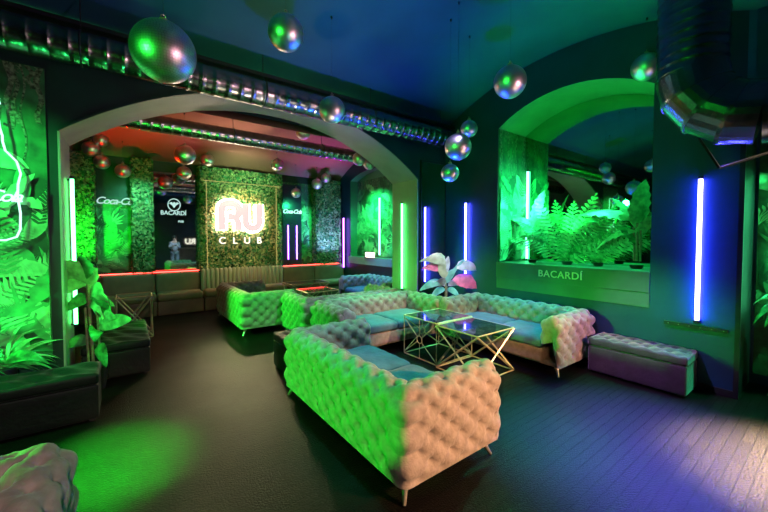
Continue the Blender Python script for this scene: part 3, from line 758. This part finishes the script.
BALLS = [
 (164, 52, 68, .36, 'largest mirror ball, upper left in front of the long duct'),
 (286, 33, 39, .30, 'mirror ball near the top centre, right of the largest one'),
 (332, 110, 28, .30, 'mirror ball in front of the long duct above the arch'),
 (510, 82, 35, .30, 'mirror ball left of the arched niche top'),
 (646, 67, 31, .30, 'mirror ball over the right end of the arched niche'),
 (458, 147, 28, .30, 'biggest of the three mirror balls clustered in the corner'),
 (469, 129, 18, .22, 'top one of the three mirror balls clustered in the corner'),
 (450, 173, 19, .22, 'lowest of the three mirror balls clustered in the corner'),
 (185, 155, 22, .36, 'mirror ball under the arch right of the slim ivy column'),
 (207, 160, 14, .30, 'small mirror ball over the left top corner of the club panel'),
 (184, 173, 14, .30, 'orange lit small mirror ball, lower than its neighbour by the slim ivy column'),
 (91, 149, 17, .30, 'green and red mirror ball close to the left arch side'),
 (101, 140, 15, .26, 'mirror ball tucked under the left arch curve'),
 (102, 162, 12, .28, 'small red lit mirror ball before the jungle bay'),
 (123, 171, 12, .28, 'small orange mirror ball before the jungle bay'),
 (277, 165, 13, .30, 'mirror ball over the right top corner of the club panel'),
 (303, 132, 16, .30, 'mirror ball just under the arch curve near the inner duct'),
 (359, 159, 14, .26, 'left mirror ball of the pair at the right arch curve'),
 (369, 164, 12, .24, 'right mirror ball of the pair at the right arch curve'),
 (317, 184, 11, .30, 'left mirror ball of the pair before the blue ivy column'),
 (326, 178, 10, .28, 'right mirror ball of the pair before the blue ivy column'),
 (296, 193, 9, .26, 'tiny red mirror ball above the dark sign panel'),
]
for px, py, d, D, lab in BALLS:
    u = (px-384)/347; v = (py-238)/347
    st = (1+u*u+v*v)**.25*1.05
    dist = D*347*st/d
    x, y, z = unproj(px, py, dist)
    if y > 9.0: k = 8.95/y*dist; x, y, z = unproj(px, py, k)
    zt = ceil_z(y)
    disco(lab, x, y, z, D, max(z+D*.7, zt+.005))

# ------------------------------------------------------------------ ducts
def duct(name, label, pts, r, m_, step=.06, ridge=.0045, seg=28, ringevery=3):
    t = thing(name, label, 'duct', pts[0]); o = Vector(pts[0])
    P = [Vector(p)-o for p in pts]; out = []; rs = []; k = 0
    for i in range(len(P)-1):
        a, b_ = P[i], P[i+1]; n = max(1, int((b_-a).length/step))
        for j in range(n): out.append(a+(b_-a)*j/n)
    out.append(P[-1])
    pts2 = []; rs = []
    for i, p in enumerate(out):
        if i % ringevery == 0 and 0 < i < len(out)-1:
            d = (out[i+1]-out[i-1]).normalized()
            pts2 += [p-d*.012, p-d*.004, p+d*.004, p+d*.012]; rs += [r, r+ridge, r+ridge, r]
        else: pts2.append(p); rs.append(r)
    g = MB(); g.tube(pts2, rs, seg); g.build('pipe', m_, t)
    return t
def hanger(t, x, r, zt):
    g = MB(); g.tube([(x, r*1.02*math.cos(a), r*1.02*math.sin(a)) for a in [2*PI*k/20 for k in range(21)]], .008, 6, caps=False)
    g.tube([(x, 0, r), (x, 0, zt)], .005, 5); g.build('hanger', M['mullion'], t)
d1 = duct('ceiling_duct', 'long ridged metal duct running above the big arch', [(-3.9, 4.37, 3.43), (4.995, 4.37, 3.43)], .155, M['duct'], .045)
for x in (2.0, 3.6, 5.3, 6.9, 8.4): hanger(d1, x, .155, seg_z(4.37-c0, hf, 3.72, 4.32)-3.43)
d2 = duct('ceiling_duct', 'dark ridged duct crossing the inner room ceiling beyond the arch', [(-1.55, 6.5, 3.43), (XI-.005, 6.5, 3.43)], .13, M['ductdark'], .045)
for x in (1.4, 3.1, 4.8): hanger(d2, x, .13, seg_z(6.5-c1, hi, 3.38, 3.95)-3.43)
# big duct with an elbow at the top right
t = thing('elbow_duct', 'large shiny duct that drops from the ceiling and bends right', 'duct', (3.70, .80, 2.75))
R0 = .225; er = .40
g = MB(); g_pts = []; rr = []
zc_ = 0.0
for i in range(14):
    z = 1.17-i*(1.17-.22)/13; g_pts += [(0, 0, z+.012), (0, 0, z), (0, 0, z-.012)]; rr += [R0, R0+.005, R0]
g.tube(g_pts, rr, 32); g.build('riser', M['duct'], t)
g = MB(); dirx, diry = .10, -.995
pts = []
for i in range(5):
    a = PI/2*i/4; q = er*(1-math.cos(a)); z = .22-er*math.sin(a); pts.append((dirx*q, diry*q, z))
# mitred gores, one faceted ring per joint
g.tube(pts, R0*1.03, 32, smooth=False); g.build('elbow', M['duct'], t)
g = MB()
for i in range(1, 4):
    p = Vector(pts[i]); d = (Vector(pts[i+1])-Vector(pts[i-1])).normalized(); g.tube([p-d*.012, p+d*.012], R0*1.06, 32)
g.build('seam_band', M['duct'], t)
g = MB(); e0 = Vector(pts[-1]); g.tube([e0+Vector((dirx, diry, 0))*q for q in (0, .3, .31, .33, .34, .8, .81, .83, .84, 1.5)], [R0, R0, R0+.01, R0+.01, R0, R0, R0+.01, R0+.01, R0, R0], 32); g.build('horizontal_run', M['duct'], t)
g = MB(); g.bar((0.12, .0, -.2), (.25, -.14, -.52), .016); g.bar((.25, -.14, -.52), (.5, -.42, -.40), .016); g.bar((.5, -.42, -.40), (.45, -.42, -.1), .016); g.build('bracket', M['mullion'], t)
t = thing('ceiling_post', 'dark box column behind the elbow duct at the top right', 'column', (4.5, .42, 2.95))
g = MB(); g.box(-.12, .12, -.10, .10, 0, .66); g.build('column_body', M['pier'], t)
# thin cable tray over the long duct
t = thing('cable_tray', 'thin black cable tray along the ceiling edge above the long duct', 'cable tray', (-3.9, 4.52, 3.70))
g = MB(); g.box(0, 8.88, -.05, .05, -.012, 0); g.box(0, 8.88, -.055, -.045, -.012, .03); g.build('tray', M['mullion'], t)

# ------------------------------------------------------------------ plants
def pot(t, r, h):
    g = MB(); g.tube([(0, 0, 0), (0, 0, h*.5), (0, 0, h)], [r*.75, r*.9, r], 20); g.build('pot', M['pot'], t)
def vplant(name, label, loc, stems, leaves, mats, potr=0, poth=.2, group=None, fr=()):
    t = thing(name, label, 'plant', loc, 0, group)
    if potr: pot(t, potr, poth)
    g = MB()
    for pts, r in stems: g.tube(pts, r, 7)
    if stems: g.build('stem', M['stem'], t)
    g = MB()
    for L in leaves:
        base, d, ln, wd, dr, mi = L[:6]; nt_ = L[6] if len(L) > 6 else 0
        add_leaf(g, base, d, (-.6, -.8, .45), ln, wd, mi=mi, droop=dr, notch=nt_, fold=.12, n=12)
    for base, d, ln, wd, dr, mi in fr: frond(g, base, d, ln, wd, dr, 16, mi, up=(-.6, -.8, .3))
    g.build('foliage', mats, t)
    return t
# the fan of directions uses camera-right (.80,-.60) and up so the broad sides face the room
rgt = Vector((.80, -.60, 0))
def dr(a, tilt=0.):  # a: degrees from vertical towards the right of the room view
    return Vector((rgt.x*math.sin(R_(a)), rgt.y*math.sin(R_(a)), math.cos(R_(a)))) + Vector((-.6, -.8, 0))*tilt
# broad-leaved plant by the left arch side
vplant('banana_plant', 'broad-leaved green plant in front of the left arch side', (-.30, 4.90, 0),
  [([(0, 0, .2), (-.02, 0, .7), (-.03, 0, 1.15)], .016), ([(.06, .02, .2), (.05, 0, .55), (.04, 0, .85)], .014), ([(-.04, 0, .2), (-.06, 0, .9)], .012)],
  [((-.02, 0, 1.10), dr(-15, .2), .42, .34, 1.0, 1, .15), ((-.05, 0, 1.14), dr(-60, .2), .40, .30, 1.2, 1, .15), ((-.03, 0, 1.00), dr(40, .2), .42, .34, 1.5, 1, .15), ((-.05, 0, .95), dr(-60, .3), .32, .24, 1.4, 0, .1), ((-.04, 0, .92), dr(60, .2), .30, .20, 1.6, 1, .1),
   ((.04, 0, .70), dr(40, .3), .40, .16, .8, 1, .1), ((.04, 0, .66), dr(62, .3), .55, .16, .3, 1), ((.04, 0, .78), dr(15, .3), .34, .24, .9, 0), ((.03, 0, .60), dr(20, .5), .30, .20, 1.8, 0, .1), ((-.05, 0, .5), dr(-50, .3), .35, .18, 1.4, 0), ((0, 0, .42), dr(70, .5), .34, .20, 1.0, 0), ((-.05, 0, 1.2), dr(5, .2), .30, .20, .9, 0, .25), ((.03, 0, .85), dr(50, .2), .34, .22, 1.4, 0, .25)],
  [M['leaf'], M['leafpale'], M['leafdark']], .13, .26)
rnd = random.Random(21)
for i, (x, lab) in enumerate([(-1.28, 'arching grassy green plant at the far left behind the bench'), (-.92, 'arching green plant behind the bench, nearest to the left arch side')]):
    lv = []
    for k in range(34):
        a = rnd.uniform(0, 6.28); el = rnd.uniform(.25, 1.1)
        d = Vector((math.cos(a)*math.cos(el), min(-.02, math.sin(a)*math.cos(el)*.35), math.sin(el)))
        lv.append(((rnd.uniform(-.04, .04), 0, .45), d, rnd.uniform(.28, .55), rnd.uniform(.02, .045), rnd.uniform(.8, 1.8), rnd.choice((0, 1, 2))))
    for k in range(5): lv.append(((0, 0, .5), dr(rnd.uniform(-60, 60)), rnd.uniform(.35, .6), .12, 1.0, rnd.choice((0, 1))))
    vplant('arching_plant', lab, (x, 4.585, 0), [], lv, [M['leaf'], M['leafpale'], M['leafdark']], .10, .46)
# colourful plant in the corner
vplant('colourful_plant', 'pink, tan and lilac leaved plant in the corner behind the sofas', (4.56, 4.28, 0),
  [([(0, 0, .3), (0, 0, .75)], .014), ([(.02, .01, .3), (.03, 0, .7)], .012)],
  [((-.02, 0, .82), dr(-8), .34, .17, 0, 2, .05), ((-.03, 0, 1.04), dr(-35), .46, .26, 1.3, 2, .08), ((.03, 0, .80), dr(35), .46, .06, .2, 3), ((.14, -.10, .98), dr(58), .40, .22, .8, 1, .06),
   ((.08, -.06, .80), dr(88), .56, .25, .25, 0, .06), ((-.05, 0, .75), dr(-75), .42, .15, .8, 3, .05), ((-.03, 0, .72), dr(-55), .36, .13, 1.2, 3), ((.0, 0, .74), dr(15), .30, .14, 1.0, 3),
   ((.05, 0, .70), dr(50), .32, .12, 1.0, 1), ((-.02, 0, .70), dr(-20, .4), .30, .13, 1.2, 1), ((.0, 0, .65), dr(-80, .4), .34, .13, 1.0, 3), ((-.05, .05, .95), dr(-50), .32, .17, .8, 0), ((.02, 0, .64), dr(75, .5), .30, .12, 1.2, 3), ((.0, 0, .9), dr(5), .28, .10, .6, 1)],
  [M['leafpink'], M['leaflilac'], M['leaftan'], M['leafteal']], .13, .30).scale = (1.16, 1.1, 1.13)
rgn = Vector((.05, -1., 0))
def drn(a, tilt=0.): return Vector((rgn.x*math.sin(R_(a)), rgn.y*math.sin(R_(a)), math.cos(R_(a)))) + Vector((-.12, 0, 0))*tilt
# niche plants
vplant('banana_plant', 'banana plant at the left of the niche ledge beside the tube', (5.38, 3.12, NZ0-.0),
  [([(0, 0, .1), (0, 0, .55)], .016), ([(.03, .03, .1), (.05, .05, .45)], .013)],
  [((0, 0, .55), drn(-35), .60, .20, 1.1, 1, .25), ((0, 0, .58), drn(12), .62, .20, .5, 1, .25), ((0, 0, .52), drn(45), .80, .21, 1.0, 1, .25), ((0, 0, .42), drn(-60), .42, .14, 1.3, 0, .2), ((0, 0, .38), drn(72), .40, .14, 1.4, 0, .2), ((.0, 0, .3), drn(-15), .40, .14, .6, 0, .2)],
  [M['leaf'], M['leafpale']], .07, .05)
rnd = random.Random(5)
fr = [((0, 0, .04), drn(a, rnd.uniform(-.1, .2)), rnd.uniform(.85, 1.1), .20, rnd.uniform(.35, .8), rnd.choice((0, 1, 1))) for a in (-52, -36, -22, -9, 4, 17, 30, 44, 58)]
vplant('areca_palm', 'feathery palm in the middle of the niche ledge', (5.36, 2.55, NZ0+.002), [], [], [M['leaf'], M['leafpale']], .08, .05, fr=fr)
fr = [((0, 0, .04), drn(a, rnd.uniform(-.1, .2)), rnd.uniform(.6, .8), .17, rnd.uniform(.4, .9), rnd.choice((0, 1))) for a in (-40, -20, 0, 22, 42)]
vplant('areca_palm', 'smaller feathery palm between the middle palm and the tall right plant', (5.42, 2.14, NZ0+.002), [], [], [M['leaf'], M['leafpale']], .07, .05, fr=fr)
vplant('banana_plant', 'tall banana plant at the right of the niche ledge', (5.36, 1.66, NZ0+.002),
  [([(0, 0, .1), (0, 0, .6)], .018), ([(.04, .04, .1), (.03, .05, .55)], .014), ([(-.03, -.05, .1), (-.04, -.05, .5)], .013)],
  [((0, 0, .50), drn(6), .66, .30, .2, 1, .2), ((0, 0, .62), drn(-58), .80, .22, .6, 1, .3), ((0, 0, .48), drn(-78), .62, .18, 1.1, 1, .3), ((0, 0, .60), drn(-28), .46, .16, .5, 1, .3), ((0, 0, .4), drn(25), .50, .18, .9, 1, .25), ((0, 0, .30), drn(-20, .2), .42, .14, 1.0, 0, .2)],
  [M['leaf'], M['leafpale']], .08, .05)
t = vplant('potted_plant', 'pale green plant on a wire stand at the right frame edge', (5.42, .34, 0), [], [((0, 0, .95), dr(a, rnd.uniform(0, .4)), rnd.uniform(.3, .5), .10, 1.3, rnd.choice((0, 1))) for a in range(-80, 90, 14)], [M['leaf'], M['leafpale']])
g = MB(); g.tube([(0, 0, .74), (0, 0, .96)], [.08, .11], 16); g.build('pot', M['pot'], t)
g = MB()
for k in range(3): a = 2.1*k; g.tube([(.10*math.cos(a), .10*math.sin(a), .74), (.03*math.cos(a), .03*math.sin(a), .45), (.15*math.cos(a), .15*math.sin(a), .004)], .007, 6)
g.tube([(.1*math.cos(a), .1*math.sin(a), .74) for a in [2*PI*k/14 for k in range(15)]], .007, 6, caps=False); g.build('wire_stand', M['brass'], t)

# ------------------------------------------------------------------ person seen in the far mirror
def skin_body(name, V, E, radii, m_, parent=None, sub=2):
    me = bpy.data.meshes.new(name); me.from_pydata(V, E, []); o = bpy.data.objects.new(name, me); COL.objects.link(o)
    bpy.context.view_layer.objects.active = o
    md = o.modifiers.new('s', 'SKIN'); 
    if not me.skin_vertices: me.attributes.new('tmp', 'FLOAT', 'POINT')
    for i, r in enumerate(radii): me.skin_vertices[0].data[i].radius = (r[0], r[1]) if isinstance(r, tuple) else (r, r)
    me.skin_vertices[0].data[0].use_root = True
    sd = o.modifiers.new('u', 'SUBSURF'); sd.levels = sub; sd.render_levels = sub
    bpy.context.view_layer.update()
    me2 = bpy.data.meshes.new_from_object(o.evaluated_get(bpy.context.evaluated_depsgraph_get()))
    bpy.data.objects.remove(o)
    for p in me2.polygons: p.use_smooth = True
    me2.materials.clear(); me2.materials.append(m_); me2.name = name
    o2 = bpy.data.objects.new(name, me2); COL.objects.link(o2); o2.parent = parent
    return o2
try:
    pr = thing('person', 'person in pale shirt and trousers holding a camera, seen in the far mirror', 'person', (2.05, -2.2, 0), 0)
    V = [(0, 0, .95), (0, 0, 1.10), (0, 0, 1.28), (0, 0, 1.42), (0, .01, 1.52), (0, .01, 1.60), (0, .01, 1.70),
         (-.17, 0, 1.40), (-.22, .05, 1.14), (-.10, .26, 1.24), (.17, 0, 1.40), (.22, .05, 1.14), (.10, .26, 1.24),
         (-.10, 0, .88), (-.11, .02, .50), (-.12, 0, .09), (-.12, .13, .04), (.10, 0, .88), (.11, .02, .50), (.12, 0, .09), (.12, .13, .04), (-.05, .32, 1.28), (.05, .32, 1.28)]
    E = [(0, 1), (1, 2), (2, 3), (3, 4), (4, 5), (5, 6), (3, 7), (7, 8), (8, 9), (3, 10), (10, 11), (11, 12), (0, 13), (13, 14), (14, 15), (15, 16), (0, 17), (17, 18), (18, 19), (19, 20), (9, 21), (12, 22)]
    rad = [(.15, .11), (.135, .10), (.16, .11), (.12, .09), .055, (.075, .09), (.065, .075), .065, .045, .032, .065, .045, .032, .09, .06, .04, .035, .09, .06, .04, .035, .03, .03]
    skin_body('body', V, E, rad, M['skin'], pr)
    shr = [V[i] for i in (0, 1, 2, 3, 7, 8, 9, 10, 11, 12)]; shr[3] = (0, 0, 1.40)
    skin_body('shirt', shr, [(0, 1), (1, 2), (2, 3), (3, 4), (4, 5), (5, 6), (3, 7), (7, 8), (8, 9)], [(.17, .13), (.155, .12), (.18, .13), (.13, .10), .08, .062, .045, .08, .062, .045], M['shirt'], pr)
    tr = [V[i] for i in (0, 13, 14, 15, 17, 18, 19)]
    skin_body('trousers', tr, [(0, 1), (1, 2), (2, 3), (0, 4), (4, 5), (5, 6)], [(.165, .125), .105, .08, .06, .105, .08, .06], M['trousers'], pr)
    g = MB(); g.grid([[(.088*math.sin(PI*i/8*.62)*math.cos(2*PI*j/16), -.012+.10*math.sin(PI*i/8*.62)*math.sin(2*PI*j/16), 1.66+.11*math.cos(PI*i/8*.62)) for j in range(16)] for i in range(9)], 0, True, True)
    g.build('hair', M['hair'], pr)
    for s_ in (-1, 1):
        for k in range(4):
            g = MB(); g.tube([(s_*.05, .335, 1.30-k*.018), (s_*.03, .36, 1.30-k*.018), (s_*.01, .365, 1.298-k*.018)], [.009, .008, .007], 6); g.build('finger', M['skin'], pr)
    cm = thing('camera', 'small black camera in the hands of the mirrored person', 'camera', (2.05, -1.84, 1.27))
    g = MB(); g.rbox(-.055, .055, -.025, .025, -.035, .04, .008, 2); g.build('camera_body', M['black'], cm)
    g = MB(); g.tube([(0, .02, 0), (0, .075, 0)], .028, 14); g.build('lens', M['mullion'], cm)
except Exception as ex:
    print('person failed', ex)

# back bar seen in mirrors
t = thing('bar_counter', 'wooden bar counter along the wall behind, seen in the far mirror', 'bar', (2.95, -3.55, 0))
g = MB(); g.box(-.7, .7, -.25, .25, 0, 1.05); g.build('body', M['bar'], t)
g = MB(); g.rbox(-.75, .75, -.3, .3, 1.05, 1.10, .015, 2); g.build('worktop', M['boothtop'], t)
t = thing('bar_sign', 'small lit white letters over the bar, seen in the far mirror', 'sign', (3.0, YS+.03, 1.42))
g = MB(); g.box(-.34, .34, 0, .02, -.20, .24); g.build('panel', M['black'], t)
text_mesh('lettering', 'RU', .42, M['sign_club'], t, frame((0, .03, .02), (-1, 0, 0), (0, 0, 1)), .006, .02)

# ------------------------------------------------------------------ lights: unseen spots added to colour and brighten the room
def spot(name, loc, tgt, col, power, size=80, blend=.8, r=.06):
    l = bpy.data.lights.new(name, 'SPOT'); l.energy = power; l.color = col; l.spot_size = R_(size); l.spot_blend = blend; l.shadow_soft_size = r
    o = bpy.data.objects.new(name, l); COL.objects.link(o); o.location = loc
    o.rotation_euler = (Vector(tgt)-Vector(loc)).to_track_quat('-Z', 'Y').to_euler(); return o
def point(name, loc, col, power, r=.08):
    l = bpy.data.lights.new(name, 'POINT'); l.energy = power; l.color = col; l.shadow_soft_size = r
    o = bpy.data.objects.new(name, l); COL.objects.link(o); o.location = loc; return o
G = (.015, 1., .03); GC = (.05, 1., .45); W = (1., .56, .30); B = (.05, .12, 1.)
spot('green_back_fill', (-3.7, 3.5, 1.45), (1.3, 2.6, .15), G, 1200, 30, .5, .12)  # added unseen spot, turns the sofa backs green from the left
spot('green_side_spot', (-1.3, 6.6, 1.7), (2.2, 5.6, .3), G, 700, 46, .7, .15)
spot('warm_front_spot', (3.4, -1.6, 1.9), (1.85, 1.55, .36), W, 800, 25,   .8, .03)
spot('warm_right_spot', (3.9, -2.5, 2.9), (3.75, -.42, 0), (1., .78, .52), 80000, 31, 1., .1)
spot('neutral_left_spot', (-.2, -2.5, 3.2), (-.5, 1.8, .5), (1., .75, .72), 300, 50, .9, .03)
spot('blue_ceiling_wash', (3.2, 3.4, 1.2), (2.4, 2.9, 4.3), (.01, .05, 1.), 190, 110, 1., .035)
spot('teal_ceiling_wash', (1.4, 1.3, 2.0), (1.6, 1.8, 4.2), (.02, .75, .55), 22, 110, 1., .16)
spot('green_ceiling_wash', (4.3, 1.9, 3.0), (4.5, 1.1, 4.2), (.02, 1., .22), 11, 100, 1., .035)
spot('green_niche_low', (5.1, 2.47, 1.6), (5.4, 2.47, 3.7), (.02, 1., .15), 90, 95, .6, .05)
spot('green_niche_left', (5.1, 2.9, 2.2), (5.5, 3.53, 2.1), GC, 60, 140, .8, .05)
spot('green_niche_top', (5.4, 2.45, 3.6), (5.35, 2.3, 1.3), GC, 330, 140, .9, .05)
spot('green_ledge_spot', (4.1, 2.5, 2.3), (5.35, 2.35, 1.7), (.04, 1., .28), 60, 62, .9, .05)
spot('green_mural_top', (-1.5, 3.9, 3.1), (-1.1, 4.7, 1.6), (.03, 1., .16), 200, 110, .9, .05)
spot('green_mural_low', (-1.4, 4.1, .6), (-1.1, 4.7, 1.3), (.03, 1., .16), 50, 150, .9, .05)
spot('green_cushion_top', (3.6, 4.6, 3.0), (3.2, 4.2, .4), (.03, 1., .40), 260, 50, .8, .08)
spot('teal_cushion_top', (1.6, 3.0, 3.5), (1.9, 2.6, .4), (.03, .75, .60), 150, 50, .8, .08)
spot('red_ceiling_wash', (-.3, 8.4, 2.2), (.3, 7.6, 3.8), (1., .0, .0), 62, 130, .9, .035)
spot('amber_ceiling_wash', (2.2, 8.3, 2.7), (1.9, 7.6, 3.9), (1., .50, .26), 26, 60, .9, .035)
spot('magenta_ceiling_wash', (4.5, 8.2, 2.3), (4.2, 7.8, 3.7), (.5, .0, .5), 70, 130, .9, .035)
spot('blue_ivy_spot', (4.6, 8.4, 1.2), (4.75, 9.2, 2.1), (.20, .35, 1.), 130, 100, .9, .05)
spot('green_bay_left', (-.9, 8.3, 1.4), (-.62, 9.3, 1.9), G, 170, 84, .9, .05)
spot('green_inner_niche', (4.9, 7.7, 2.9), (XN, 7.7, 2.0), (.03, 1., .35), 200, 130, .9, .05)
spot('green_bay_right', (3.8, 8.6, 2.6), (3.7, 9.4, 1.9), (.03, 1., .35), 40, 120, .9, .05)
spot('warm_arch_wash', (1.8, 3.4, 1.0), (1.8, 4.9, 3.5), (1., .70, .46), 46, 80, .9, .035)  # added, stands in for the sign's warm light on the arch lining
spot('green_alcove', (5.4, -.3, 2.6), (5.6, .3, 1.0), (.05, 1., .4), 200, 120, .9, .05)
spot('green_mirror_wall', (.4, -3.0, 2.6), (.5, -4.0, 1.2), G, 120, 120, .9, .05)
spot('pale_person_spot', (2.2, -.6, 3.0), (1.85, -2.2, 1.1), (.7, .9, 1.), 160, 45, .9, .05)

spot('green_floor_spot', (-.4, 4.4, 3.3), (-.12, 3.2, 0), G, 20000, 22, 1., .1)
spot('violet_floor_spot', (4.7, .9, 3.3), (3.4, .95, 0), (.16, .10, 1.), 5200, 40, 1., .1)  # added, imitates the spread reflection of the violet tube on the boards
spot('teal_floor_spot', (3.2, 2.0, 3.5), (2.75, 1.6, 0), (.0, .75, .6), 1700, 26, 1., .1)
spot('ivy_panel_spot', (2.3, 8.2, 3.0), (2.38, 9.3, 1.9), (1., .55, .25), 120, 90, .9, .05)
spot('ivy_column_spot', (.3, 8.3, 2.8), (.3, 9.3, 2.0), (.15, 1., .55), 60, 100, .9, .05)
spot('green_ball_spot', (-2.6, 1.2, 2.2), (1.8, 3.0, 3.2), (.02, 1., .05), 330, 60, .8, .12)
spot('pink_ball_spot', (3.6, -1.6, 1.3), (1.3, 2.0, 3.0), (1., .45, .55), 260, 60, .8, .12)
spot('blue_sofa_spot', (3.6, 3.9, 3.3), (4.35, 2.9, .4), (.03, .07, 1.), 210, 40, .9, .08)
spot('blue_bench_spot', (3.3, 1.9, 3.0), (4.75, 1.4, .35), (.75, .35, 1.), 240, 34, .9, .05)
spot('violet_corner_spot', (3.7, 3.5, 2.7), (4.65, 4.3, .95), (.95, .62, 1.), 110, 36, .9, .04)
spot('green_plant_spot', (.7, 3.3, 2.2), (-.3, 4.95, .95), G, 130, 34, .8, .04)
spot('pink_arm_spot', (4.1, -1.5, 1.9), (4.5, 2.05, .36), (1., .50, .38), 330, 19, .8, .03)
spot('lilac_seat_spot', (2.6, 2.2, 3.5), (2.9, 4.6, .5), (.60, .45, 1.), 170, 48, .9, .04)
spot('lilac_inner_spot', (3.0, 2.4, 3.5), (2.0, 3.3, .5), (.75, .55, .9), 90, 36, .9, .04)
spot('ivy_header_spot', (2.3, 8.0, 2.9), (2.38, 9.1, 3.15), (.45, 1., .40), 60, 100, .9, .04)
spot('warm_table_spot', (4.2, -.6, 2.9), (3.5, 3.2, .3), (1., .62, .36), 420, 30, .9, .03)
spot('blue_inner_spot', (3.6, 7.0, 3.1), (4.95, 6.9, .5), (.06, .18, 1.), 260, 52, .9, .04)
spot('green_inner_spot', (1.5, 4.4, 2.5), (1.95, 6.0, .4), G, 160, 34, .9, .04)
spot('sign_floor_fill', (2.3, 8.95, 2.5), (1.1, 4.5, 0), (1., .86, .42), 330, 32, 1., .05)  # added spot beside the sign, imitates its yellow streak on the floor
spot('green_inner_balls', (.4, 4.5, 1.9), (1.6, 8.4, 2.9), G, 110, 70, .8, .03)
spot('warm_seat_spot', (2.9, 1.2, 1.3), (3.7, 3.5, .15), (1., .52, .24), 75, 66, .8, .03)
w = bpy.data.worlds.new('World'); SC.world = w; w.use_nodes = True
w.node_tree.nodes['Background'].inputs['Color'].default_value = (.01, .02, .02, 1); w.node_tree.nodes['Background'].inputs['Strength'].default_value = .2

# ------------------------------------------------------------------ camera
cam = bpy.data.cameras.new('Camera'); co = bpy.data.objects.new('Camera', cam); COL.objects.link(co)
pitch = 1.8
co.location = (0, 0, 1.65); co.rotation_euler = (R_(90-pitch), 0, -math.atan2(CY, CH))
cam.sensor_width = 36; cam.lens = 36*347/768; cam.shift_y = -(18-347*math.tan(R_(pitch)))/768
cam.clip_start = .05
SC.camera = co
SC.view_settings.view_transform = 'Standard'; SC.view_settings.look = 'None'; SC.view_settings.exposure = .75; SC.view_settings.gamma = 1.
SC.view_settings.use_curve_mapping = False
SC.cycles.use_denoising = True; SC.cycles.max_bounces = 8; SC.cycles.diffuse_bounces = 3; SC.cycles.sample_clamp_indirect = 4.; SC.cycles.use_light_tree = True
SC.cycles.caustics_reflective = False
